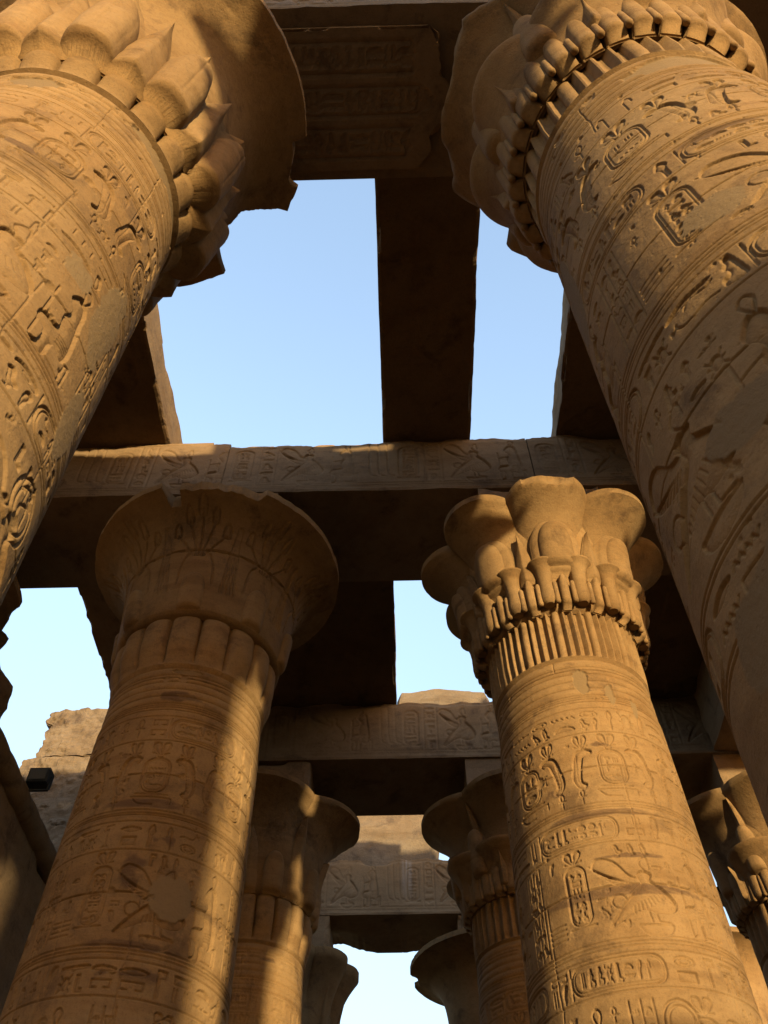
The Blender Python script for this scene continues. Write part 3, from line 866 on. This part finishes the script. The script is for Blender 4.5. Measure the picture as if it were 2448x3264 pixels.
def capital_lobed(col, rot=0, breaks=(), seed=5):
    reed_band(col, 'round', 20, rot + 9, 6.04, 6.40, .065, .5)
    prof = [(6.28, .80), (6.34, .86), (6.6, .90), (7.0, .93), (7.4, .97), (7.7, 1.02), (7.92, 1.11), (8.06, 1.24), (8.14, 1.38), (8.19, 1.53)]
    b = bell_body("capital", col, prof, None, breaks, seed, 360, 8)
    base = lambda z: np.interp(z, [6.2, 6.6, 7.0, 7.4, 7.7], [.85, .90, .93, .98, 1.06])
    for i in range(10):
        a = rot + i * 36
        k = rng.uniform(-.04, .04)
        petal(b, "petal", a, 6.27, 7.30 + k, math.radians(11.5), base, .185, 'arch', nt=44, ns=61, ft=.06, rough=.011, vein=.006)
        petal(b, "pointed_leaf", a + 18, 6.26, 7.40 + k, math.radians(12), base, .150, 'leaf', .02, nt=44, ns=61, ft=.05, rough=.010, vein=.006)
        petal(b, "bract", a, 6.7, 7.60 + k, math.radians(15.5), lambda z: base(z) - .01, .10, 'leaf', .0, nt=34, ns=25, rough=.008)
    return b

SMALLBELL = [(0, .05), (.03, .080), (.10, .086), (.28, .076), (.40, .084), (.47, .102), (.52, .130), (.548, .162), (.556, .170), (.568, .170), (.574, .15)]
def capital_eight(col, rot=0, breaks=(), seed=8, flutes=56):
    reed_band(col, 'flute', flutes, rot)
    b = core(col, [(6.66, .78), (6.72, .85), (6.9, .88), (7.2, .90), (7.5, .93), (7.9, .99), (8.15, 1.05), (8.26, 1.05)])
    big_bells(b, 8, rot, 1.50, 1.225, 7.45, .965, breaks=breaks, seed=seed, pw=2.6)
    for i in range(8):
        a = rot + i * 45
        petal(b, "bud", a, 7.16, 7.86, math.radians(12.0), lambda z: np.interp(z, [7.1, 7.5, 7.9], [.93, .96, 1.03]), .155, 'arch')
        petal(b, "bud_sheath", a, 7.10, 7.93, math.radians(17.5), lambda z: np.interp(z, [7.1, 7.5, 7.95], [.925, .965, 1.05]), .075, 'arch')
        petal(b, "fan_leaf", a + 22.5, 7.05, 7.78, math.radians(6.0), lambda z: np.interp(z, [7.0, 7.5, 7.95], [.94, .99, 1.06]), .05, 'leaf')
    for i in range(16):
        a = rot + 11.25 + i * 22.5
        lathe_tilt(b, "small_bell", a, .895, 6.70, 4, SMALLBELL)
        finger(b, a - 5.6, .93, 6.68, 7.0, .030); finger(b, a + 5.6, .93, 6.68, 7.0, .030)
        petal(b, "reed_stem", a + 11.25, 6.66, 7.12, math.radians(3.9), lambda z: np.interp(z, [6.6, 7.2], [.86, .91]), .085, 'arch', ns=13, nt=22)
    return b

MIDBELL2 = None
def capital_four(col, rot=0, breaks=(), seed=9, flutes=40, tier2=8, reach=1.5, lip=6.64):
    reed_band(col, 'flute', flutes, rot, 6.04, lip + .06)
    b = core(col, [(lip + .02, .78), (lip + .08, .85), (6.9, .88), (7.2, .88), (7.5, .90), (7.9, .94), (8.15, .98), (8.26, .98)])
    big_bells(b, 4, rot, reach, 1.225, 7.30, .93, breaks=breaks, seed=seed, pw=2.8)
    off = 22.5 if tier2 == 8 else 45.0
    # second tier: shallow bells that flare to a rim at z 7.3
    n2 = tier2; half = math.pi / 8
    for i in range(n2):
        ns, nt = 25, 18
        ph = np.linspace(-half, half, ns); t = np.linspace(0, 1, nt); T, PH = np.meshgrid(t, ph, indexing='ij')
        c_ = .72; rho = .47
        outline = c_ * np.cos(PH) + np.sqrt(np.clip(rho ** 2 - (c_ * np.sin(PH)) ** 2, 0, None))
        r = .89 + (outline - .89) * (.12 * T + .88 * T ** 2.2)
        Z = lip + .10 + T * (7.32 - lip - .10)
        r = np.vstack([r, r[-1:] + .002, r[-1:] - .01, np.full((1, ns), .86)]); Z = np.vstack([Z, np.full((1, ns), 7.36), np.full((1, ns), 7.365), np.full((1, ns), 7.38)])
        A = np.vstack([PH, PH[:3]]) + math.radians(rot + off) + i * 2 * math.pi / n2
        r = r + .006 * fbm(np.sin(A) * 3, np.cos(A) * 3, Z * 3 + seed, 2, 4)
        crisp(mesh_obj("small_bell", polar(r, A, Z), grid_faces(nt + 3, ns), STONE, b), 50)
    for i in range(8):
        petal(b, "bud", rot + i * 45, 6.95, 7.72, math.radians(9), lambda z: np.interp(z, [6.9, 7.4, 7.8], [.90, .96, 1.0]), .13, 'arch')
        petal(b, "pointed_leaf", rot + 22.5 + i * 45, 6.72, 7.22, math.radians(5), lambda z: np.interp(z, [6.7, 7.2], [.92, .99]), .07, 'leaf', .06)
        if i % 2: petal(b, "fan_leaf", rot + i * 45, 7.40, 8.12, math.radians(4), lambda z: np.interp(z, [7.4, 7.8, 8.15], [.93, 1.02, 1.19]), .045, 'leaf')
    for i in range(30):
        a = rot + 6 + i * 12
        petal(b, "reed_stem", a, lip, lip + .62, math.radians(5.6), lambda z: np.interp(z, [lip, lip + .6], [.86, .91]), .075, 'arch', ns=15, nt=24, ft=.1)
        finger(b, a + 6, .905, lip + .01, lip + .33, .030)
    return b

def capital_reed_four(col, rot=0, breaks=(), seed=12):
    reed_band(col, 'round', 18, rot + 10)
    b = core(col, [(6.66, .78), (6.72, .88), (6.9, .91), (7.2, .93), (7.5, .95), (7.9, .97), (8.15, 1.0), (8.26, 1.0)])
    big_bells(b, 4, rot, 1.55, 1.23, 7.42, .96, breaks=breaks, seed=seed, pw=2.5)
    base = lambda z: np.interp(z, [6.6, 6.8, 7.2, 7.5, 7.75], [.86, .90, .93, .97, 1.02])
    for i in range(8):
        petal(b, "petal", rot + 22.5 + i * 45, 6.68, 7.32, math.radians(10.5), base, .09, 'arch')
        petal(b, "pointed_leaf", rot + i * 45, 6.68, 7.62 if i % 2 == 0 else 7.95, math.radians(10), base, .07, 'leaf', .06)
    return b

def capital_palm(col, rot=0, seed=15, reach=1.32):
    reed_band(col, 'round', 16, rot)
    b = core(col, [(6.6, .78), (6.72, .82), (7.2, .84), (7.8, .9), (8.1, .95), (8.26, .95)])
    big_bells(b, 8, rot, reach, reach - .17, 6.72, .86, 8.12, 8.27, seed=seed, pw=2.6)
    for i in range(8):
        petal(b, "frond_rib", rot + i * 45, 6.72, 8.0, math.radians(2.2), lambda z: np.interp(z, [6.7, 7.4, 7.8, 8.0], [.88, .94, 1.03, 1.14]), .05, 'arch')
    return b

# ------------------------------------------------------------------ ground
g = mesh_obj("ground", [(-400, -400, 0), (400, -400, 0), (400, 400, 0), (-400, 400, 0)], np.array([[0, 1, 2, 3]]), ground_mat(), None, False)
g["kind"] = "structure"

# ------------------------------------------------------------------ columns
XL, XR, XRB, XLB = -2.25, 1.80, 5.85, -6.30
YC = [1.79, 7.16, 12.60, 17.48]
def column(x, y, label, group="carved columns of the hall"):
    c = empty("stone_column", (x, y, 0))
    return tag(c, label, "column", group)

# near left
c = column(XL, YC[0], "near left column with bulging lobed capital of thick petals and pointed leaves")
make_shaft(c, 47, 100, .0042, 2.0, 11, [('m', 10, 5.75, .20, .13), ('m', 70, 5.95, .30, .13), ('m', 88, 6.0, .42, .16), ('m', 92, 4.0, .12, .42), ('m', 100, 3.3, .10, .35), ('m', 72, 3.95, .10, .12),
    ('s', 30, 4.55, .12, .05), ('s', 66, 2.55, .10, .2)], .007, .0105, uc=.62, us=.10)
capital_lobed(c, 20, [(138, 13, 1.14), (105, 9, 1.42)], 5)
abacus(c)
# near right
c = column(XR, YC[0], "near right column with sharply fluted neck and four flaring bells, darkened low on its shaft")
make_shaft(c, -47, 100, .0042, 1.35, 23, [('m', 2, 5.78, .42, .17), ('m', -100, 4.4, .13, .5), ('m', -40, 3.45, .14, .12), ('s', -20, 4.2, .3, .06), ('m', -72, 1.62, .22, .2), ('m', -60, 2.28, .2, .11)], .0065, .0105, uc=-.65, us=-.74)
capital_four(c, 0, [(-160, 9, 1.40), (-140, 10, 1.18), (-88, 32, 1.30)], 9, 40, 8, 1.5, 6.50)
abacus(c)
# middle left
c = column(XL, YC[1], "middle left column with one broad open bell capital broken at the front rim")
make_shaft(c, 15, 100, .006, 2.3, 37, [('s', 12, 5.62, .22, .06), ('m', 10, 5.95, .16, .03), ('s', 8, 4.42, .42, .05), ('s', 20, 3.0, .26, .07), ('m', 32, 3.62, .17, .22), ('s', 5, 3.75, .12, .16), ('s', 22, 4.1, .10, .05), ('s', 14, 3.22, .35, .04)], .0075, .016, uc=.10, us=-.22)
capital_bell(c, 2, [(8, 27, 1.43), (-13, 3.5, 1.28), (-135, 12, 1.3)], 3)
abacus(c)
# middle right
c = column(XR, YC[1], "middle right column with eight scalloped bells over round buds, fluted neck, fully sunlit")
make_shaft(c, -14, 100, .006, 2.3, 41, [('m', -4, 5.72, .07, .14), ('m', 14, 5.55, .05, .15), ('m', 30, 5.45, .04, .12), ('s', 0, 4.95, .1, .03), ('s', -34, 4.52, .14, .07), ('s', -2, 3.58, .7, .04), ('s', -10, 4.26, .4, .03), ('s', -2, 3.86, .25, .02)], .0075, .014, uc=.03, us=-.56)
capital_eight(c, -2, [(-2, 16, 1.42)], 8)
abacus(c)
# third row
c = column(XL, YC[2], "third row left column, reeded neck and two visible plain bells, half in shadow")
make_shaft(c, 10, 100, .012, 3.0, 53, [('s', 30, 5.8, .2, .04)], .013, .013)
capital_reed_four(c, 0, [(120, 10, 1.3)], 12)
abacus(c)
c = column(XR, YC[2], "third row right column in shade, fluted neck behind the sunlit middle column")
make_shaft(c, -8, 100, .012, 3.0, 59, [], .013, .013)
capital_four(c, 0, [], 19, 40)
abacus(c)
# fourth row
c = column(XL, YC[3], "far left column with palm leaf capital against the sky in the lowest gap")
make_shaft(c, 8, 100, .02, 3.0, 61, [], .02, .014)
capital_palm(c, 5)
abacus(c)
c = column(XR, YC[3], "far right column with one smooth wide bell against the sky in the lowest gap")
make_shaft(c, -6, 100, .02, 3.0, 67, [], .02, .014)
capital_bell(c, 0, [(-100, 8, 1.6)], 21, 1.72, False, 16, False)
abacus(c)
# outer bays
c = column(XLB, YC[1], "dark broken capital at the left edge of the photo, column in the left bay")
make_shaft(c, 40, 90, .02, 3.0, 71, [], .02, .014)
capital_bell(c, 5, [(60, 10, 1.42), (120, 14, 1.36)], 27, 1.5, False, 16, True)
abacus(c)
c = column(XRB, YC[2], "sunlit composite column at the right edge, behind and right of the middle right column")
make_shaft(c, -25, 90, .016, 3.0, 73, [], .016, .014)
capital_four(c, 0, [], 29, 32, 4)
abacus(c)
c = column(XRB, YC[3], "farthest right column, only its dark bell rim shows at the bottom right edge")
make_shaft(c, -20, 90, .025, 3.0, 79, [], .02, .014)
capital_bell(c, 0, [], 31, 1.5, False, 16, False)
c = column(XRB, YC[1], "right bay column standing hidden behind the near right column")
make_shaft(c, -40, 90, .025, 3.0, 83, [], .02, .014)
capital_palm(c, 10, 33, 1.2)
abacus(c)
c = column(XRB + .15, YC[0], "right bay column of the first row, unseen, added to shade the third row right column")
make_shaft(c, -60, 90, .03, 3.0, 89, [], .02, .014)
capital_palm(c, 10, 35, 1.2)  # unseen shadow caster, capital kept narrow to leave the middle right column sunlit
abacus(c)
c = column(XR + .27, -3.6, "facade column behind the camera that shades the middle left column")
make_shaft(c, 160, 90, .03, 3.0, 97, [], .02, .014)
capital_four(c, 45, [], 37, 32)
abacus(c)

# ------------------------------------------------------------------ architraves
def carve_beam(R, seed):
    rnd = random.Random(seed)
    u0, u1 = R.u[0], R.u[-1]; z0, z1 = R.z[0], R.z[-1]
    for z in (z0 + .07, z0 + .10, z0 + .145): R.stroke([(u0, z), (u1, z)], .011, .012)
    R.stroke([(u0, z1 - .05), (u1, z1 - .05)], .011, .010)
    u = u0 + .1
    while u < u1:
        cartouche(R, u, z0 + .27, .24, .72, rnd, .013, .016)
        for a in (.34, .56): R.stroke([(u + a, z0 + .17), (u + a, z1 - .06)], .012, .013)
        for q in range(6): put(R, rnd.choice(FLAT + TALL), u + .38, z0 + .2 + .155 * q, .14, .125, .011, .014)
        bird(R, u + .60, z0 + .24, .62, .8, False, .013, .016)
        god(R, u + 1.28, z0 + .17, .46, .92, False, .013, .016)
        for k in range(3): R.stroke(cr([(u + 1.8 + .12 * k, z1 - .1), (u + 1.82 + .12 * k, z0 + .4), (u + 1.9 + .12 * k, z0 + .3)], 4), .012, .014)
        u += 2.2

def architrave(name, x0, x1, y0, y1, label, seed, d=.014, carve=True, jag=.10, panel=None, group="architrave blocks laid across the columns", z0=9.0, z1=10.2):
    g_ = .004
    x0 += g_; x1 -= g_
    R = Relief(x0, x1, z0, z1, d)
    if carve: carve_beam(R, seed)
    Z, X = np.meshgrid(R.z, R.u, indexing='ij')
    worn = smooth01(.05, .3, fbm(X, Z, seed, 1.1, 4))
    Yf = y0 - (R.H * (1 - .6 * worn)) - .006 * fbm(X, Z, seed + 1, 1.4, 4) - .002 * fbm(X, Z, seed, 10, 3)
    top = smooth01(z1 - .35, z1, Z)
    jj = (.35 + fbm(X * 1.0, seed * 2.1, 4.4, 1.7, 5)).clip(0, 2)
    Zj = Z - top * jag * jj
    Yf = Yf + smooth01(z1 - .12, z1, Z) * .10 * jj * (jag > 0)
    botm = smooth01(z0 + .05, z0, Z)
    Yf = Yf + botm * .02 * (.5 + fbm(X, 9.9, seed, 3, 4)).clip(0, 2)
    acc = Acc()
    n, m = Z.shape
    F = np.stack([X, Yf, Zj + EYE], -1)
    acc.add(F.reshape(-1, 3), grid_faces(n, m))
    # top, back, underside as a swept strip sharing x samples
    yb = np.linspace(0, 1, 12)
    def strip(ya, za, yb_, zb, k):
        t = np.linspace(0, 1, k)[:, None]
        YY = ya * (1 - t) + yb_ * t; ZZ = za * (1 - t) + zb * t
        XX = np.repeat(R.u[None, :], k, 0)
        ZZ = ZZ + .008 * fbm(XX, YY, ZZ + seed, 2.2, 4) * np.sin(np.pi * t); YY = YY + 0 * XX
        acc.add(np.stack([XX, YY, ZZ + EYE], -1).reshape(-1, 3), grid_faces(k, m))
        return ZZ
    zt = Zj[-1]; yt = Yf[-1]
    zback = z1 - jag * (.35 + fbm(R.u, seed * 1.3, 8.8, 1.7, 5)).clip(0, 2)
    yback = np.full(m, y1)
    strip(yt, zt, yback, zback, 8); strip(yback, zback, yback, np.full(m, z0), 6)
    strip(yback, np.full(m, z0), Yf[0], Zj[0], 14)
    # end caps
    V = np.concatenate(acc.V)
    for col_ in (0, -1):
        fr = F[:, col_]
        bk = np.stack([np.full(n, R.u[col_]), np.full(n, y1), np.linspace(z0, zback[col_], n) + EYE], 1)
        P = np.stack([fr, bk], 1)
        f = grid_faces(n, 2)
        acc.add(P.reshape(-1, 3), f if col_ == -1 else f[:, ::-1])
    o = acc.obj(name, BEAM, None, True)
    return tag(o, label, "stone beam", group)

YN = [1.03, 6.383, 11.80, 16.70]; YF = [2.555, 7.934, 13.393, 18.255]
XE = [-8.3, XL, XR, 8.0]
rown = ["nearest row overhead", "second row", "third row", "fourth and farthest row"]
seed = 200
for r in range(4):
    for k in range(3):
        seed += 1
        side = ["left stretch", "middle stretch", "right stretch"][k]
        if r == 3 and k == 1: continue
        architrave("architrave", -4.96 if (r > 1 and k == 0) else XE[k], 4.4 if (r == 3 and k == 2) else XE[k + 1], YN[r], YF[r], "carved sandstone beam across the columns, %s of the %s" % (side, rown[r]), seed, .011 if r == 1 else .016)
# row 4 middle, broken underside at the back
o = architrave("architrave", XL, XR, YN[3], YF[3], "carved beam of the farthest row with ragged broken lower edge and pale streak of droppings", 333, .016)
me = o.data
nv = len(me.vertices); co = np.empty(nv * 3, np.float32); me.vertices.foreach_get("co", co); co = co.reshape(-1, 3)
w = smooth01(YN[3] + .5, YF[3], co[:, 1]) * smooth01(9.9 + EYE, 9.0 + EYE, co[:, 2])
bite = .32 * (.35 + fbm(co[:, 0], 2.2, 7.1, 1.3, 5)).clip(0, 2)
front = co[:, 1] < YN[3] + .03
stx = np.exp(-((co[:, 0] - .06) / .11) ** 2) * smooth01(-.1, .35, fbm(co[:, 0] * 14, 1.1, co[:, 2] * .9, 1.0, 4)) * smooth01(9.15 + EYE, 9.9 + EYE, co[:, 2])
pa = me.attributes.new("pale", 'FLOAT', 'POINT'); pa.data.foreach_set("value", (stx * front * .5).astype(np.float32))
co[:, 2] += (w * bite); me.vertices.foreach_set("co", co.ravel()); me.update()

# underside panel of the nearest beam (proud of the soffit, broken at its right end, with framed inscription strips)
V, Q = box_grid((-3.3, .62), (1.20, 2.44), (8.90 + EYE, 8.997 + EYE), .02, 4, .006, 0, 0, 0, 1.1)
SR = Relief(-3.3, .62, 1.2, 2.44, .02)
for ya, yb in ((1.32, 1.58), (1.70, 1.94), (2.06, 2.32)):
    SR.stroke([(-3.2, ya), (.35, ya), (.35, yb), (-3.2, yb)], .02, .02)
_rd = random.Random(5)
for ya in (1.36, 1.73, 2.10): text_row(SR, -3.1, .3, ya, .18, _rd, .02, .016)
bot = V[:, 2] < 8.93 + EYE
j = np.clip(np.rint((V[:, 0] - SR.u0) / SR.d).astype(int), 0, SR.nu - 1); i = np.clip(np.rint((V[:, 1] - SR.z0) / SR.d).astype(int), 0, SR.nz - 1)
V[:, 2] -= np.where(bot, SR.H[i, j], 0)
wr = smooth01(-.3, .62, V[:, 0]); V[:, 0] -= wr * .62 * (.45 + fbm(V[:, 1] + 3.1, V[:, 2], 7.7, 1.4, 5)).clip(0, 2)
tag(mesh_obj("soffit_block", V, Q, BEAM, None, False), "dark inscribed soffit block under the nearest beam, broken off at its right end", "stone block")

# ------------------------------------------------------------------ roof slabs
def slab(x0, x1, y0, y1, label, seed, t=.5, jl=0, jr=0, jt=0, under_shade=1.0, step=.05, z=10.205, amp=.007):
    V, Q = box_grid((x0, x1), (y0, y1), (z + EYE, z + t + EYE), step, seed, amp, jt, jr, jl, chip=.10)
    b_ = (V[:, 2] < z + EYE + .04) & (V[:, 0] > x0 + .02) & (V[:, 0] < x1 - .02)  # underside mask: shade is painted into the stone colour here
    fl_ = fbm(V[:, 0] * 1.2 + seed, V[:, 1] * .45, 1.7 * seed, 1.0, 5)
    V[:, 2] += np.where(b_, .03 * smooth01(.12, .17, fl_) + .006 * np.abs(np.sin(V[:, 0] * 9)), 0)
    return tag(mesh_obj("roof_slab", V, Q, ROOF, None, False, {"under_shade": b_.astype(np.float32) * under_shade}), label, "roof slab", "roof slabs bridging the beams")
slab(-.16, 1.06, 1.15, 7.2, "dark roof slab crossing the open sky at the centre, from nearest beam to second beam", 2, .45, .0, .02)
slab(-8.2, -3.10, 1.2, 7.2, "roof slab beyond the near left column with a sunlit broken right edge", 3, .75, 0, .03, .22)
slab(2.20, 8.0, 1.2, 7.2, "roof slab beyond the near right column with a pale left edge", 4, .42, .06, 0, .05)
slab(-5.02, -2.62, 6.7, 12.5, "brownish roof slab behind the left side of the broken bell capital", 5, .5, .0, 0, under_shade=.1)
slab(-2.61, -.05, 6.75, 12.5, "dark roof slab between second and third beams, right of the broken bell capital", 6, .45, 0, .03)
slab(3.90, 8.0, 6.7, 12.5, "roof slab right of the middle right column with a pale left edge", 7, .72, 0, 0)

# longitudinal beam over the right bay
V, Q = box_grid((5.09, 6.6), (7.95, 11.78), (9.0 + EYE, 10.19 + EYE), .09, 9, .012)
tag(mesh_obj("architrave", V, Q, BEAM, None, False), "dark lengthwise beam above the right edge column, running away from the viewer", "stone beam")

# rubble on top of the beams
def rubble(c, size, seed, label):
    return tag(rock("masonry_block", (c[0], c[1], c[2] + EYE), size, seed, ROUGH), label, "stone block")
rubble((.80, 12.6, 10.40), (1.75, .9, .8), 3, "sunlit broken masonry lying on top of the third row beam under open sky")
rubble((-.50, 17.4, 10.80), (2.35, 1.3, 1.5), 5, "rough weathered block on top of the farthest beam, sunlit at its upper left")

# ------------------------------------------------------------------ left side: ruined pier, screen wall, flood light
acc_parent = empty("ruined_wall", (-7.0, 14.6, 0))
tag(acc_parent, "pale sunlit ruined masonry wall rising into the sky at left behind the broken bell column", "wall")
def course(x0, x1, z0, z1, seed, jl=.2, jt=.05):
    V, Q = box_grid((x0 + 7.0, x1 + 7.0), (-.55, .55), (z0 + EYE, z1 + EYE), .035, seed, .05, jt, 0, jl, 2.6)
    V[:, 1] += np.where(V[:, 1] < 0, .05 * fbm(V[:, 0], 3.3, V[:, 2], 7.0, 5) - .05 * smooth01(.15, .4, fbm(V[:, 0] + 9, 1.2, V[:, 2], 3.0, 5)), 0)
    mesh_obj("stone_course", V, Q, ROUGH, acc_parent, False)
course(-7.55, -5.2, -EYE, 6.2, 3, .3, .05)
course(-7.50, -5.2, 6.2, 7.6, 4, .25, .2)
course(-7.62, -5.2, 7.6, 9.35, 5, .3, .02)
course(-7.58, -5.2, 9.36, 10.9, 6, .25, .02)
course(-7.35, -5.2, 10.91, 12.15, 7, .3, .12)

w = empty("screen_wall", (-5.0, 9.3, 0))
tag(w, "dark screen wall with rounded carved moulding along its top at the lower left edge", "wall")
V, Q = box_grid((-.42, .30), (-2.2, 2.6), (0, 6.28 + EYE), .12, 8, .012)
mesh_obj("wall_body", V, Q, BEAM, w, False)
n = 240; m = 28; yy = np.linspace(-2.2, 2.6, n); aa = np.linspace(0, 2 * math.pi, m, endpoint=False)
Yg, Ag = np.meshgrid(yy, aa, indexing='ij')
rr = .16 + .02 * np.abs(np.sin(Yg * 7.0 + 1.6 * np.abs(np.sin(Ag)))) ** .6
V = np.stack([.26 + rr * np.cos(Ag), Yg, 6.42 + EYE + rr * np.sin(Ag)], -1).reshape(-1, 3)
mesh_obj("torus_moulding", V, grid_faces(n, m, True), BEAM, w)
V, Q = box_grid((-.42, .22), (-2.2, 2.6), (6.30 + EYE, 6.56 + EYE), .1, 11, .012)
mesh_obj("coping", V, Q, BEAM, w, False)
tag(rock("masonry_block", (-4.98, 7.55, 6.85 + EYE), (.6, .7, .65), 13, BEAM, None, .3), "jagged dark block standing on the screen wall at the left edge against the sky", "stone block")

fl = empty("flood_light", (-4.55, 9.0, 6.50 + EYE))
fl.scale = (.58, .58, .58)
tag(fl, "small dark box flood light fixed on top of the screen wall at left", "lamp")
V, Q = box_grid((-.10, .34), (-.16, .14), (.08, .42), .11, 0, 0, chip=0)
h = mesh_obj("housing", V, Q, DARKMETAL, fl, False)
V, Q = box_grid((-.06, .30), (-.185, -.162), (.12, .38), .2, 0, 0, chip=0)
mesh_obj("glass", V, Q, GLASS, fl, False)
a = Acc()
for x in (-.135, .342):
    V, Q = box_grid((x, x + .03), (-.03, .03), (-.02, .28), .1, 0, 0, chip=0); a.add(V, Q)
V, Q = box_grid((-.135, .372), (-.03, .03), (-.05, -.022), .1, 0, 0, chip=0); a.add(V, Q)
a.obj("bracket", DARKMETAL, fl, False)

# ------------------------------------------------------------------ facade behind the viewer (casts the evening shadows)
V, Q = box_grid((-.8, 4.4), (-4.35, -2.85), (9.0 + EYE, 10.2 + EYE), .2, 14, .02, .1)
tag(mesh_obj("architrave", V, Q, BEAM, None, False), "short facade beam on the column behind the camera", "stone beam")
V, Q = box_grid((2.75, 9.5), (-4.0, -3.2), (0, 3.2 + EYE), .25, 15, .02, .12)
tag(mesh_obj("facade_wall", V, Q, BEAM, None, False), "low facade screen wall behind the camera on the right", "wall")

# unseen side and rear walls of the hall, added to cut low sky light
V, Q = box_grid((-10.2, -9.2), (-4.0, 26.0), (0, 8.6 + EYE), .6, 16, .04, .3)
tag(mesh_obj("added_side_wall", V, Q, BEAM, None, False), "long side wall of the hall on the left, unseen, added to block sky light", "wall")
V, Q = box_grid((10.0, 11.0), (-4.0, 26.0), (0, 5.0 + EYE), .6, 17, .04, .3)
tag(mesh_obj("added_side_wall", V, Q, BEAM, None, False), "long side wall of the hall on the right, unseen, added to block sky light", "wall")
V, Q = box_grid((-9.1, 9.9), (27.0, 28.0), (0, 7.5 + EYE), .6, 18, .04, .3)  # unseen wall added to hold back ambient light from behind
tag(mesh_obj("added_rear_wall", V, Q, BEAM, None, False), "rear wall of the hall, unseen, added to block light from the far horizon", "wall")
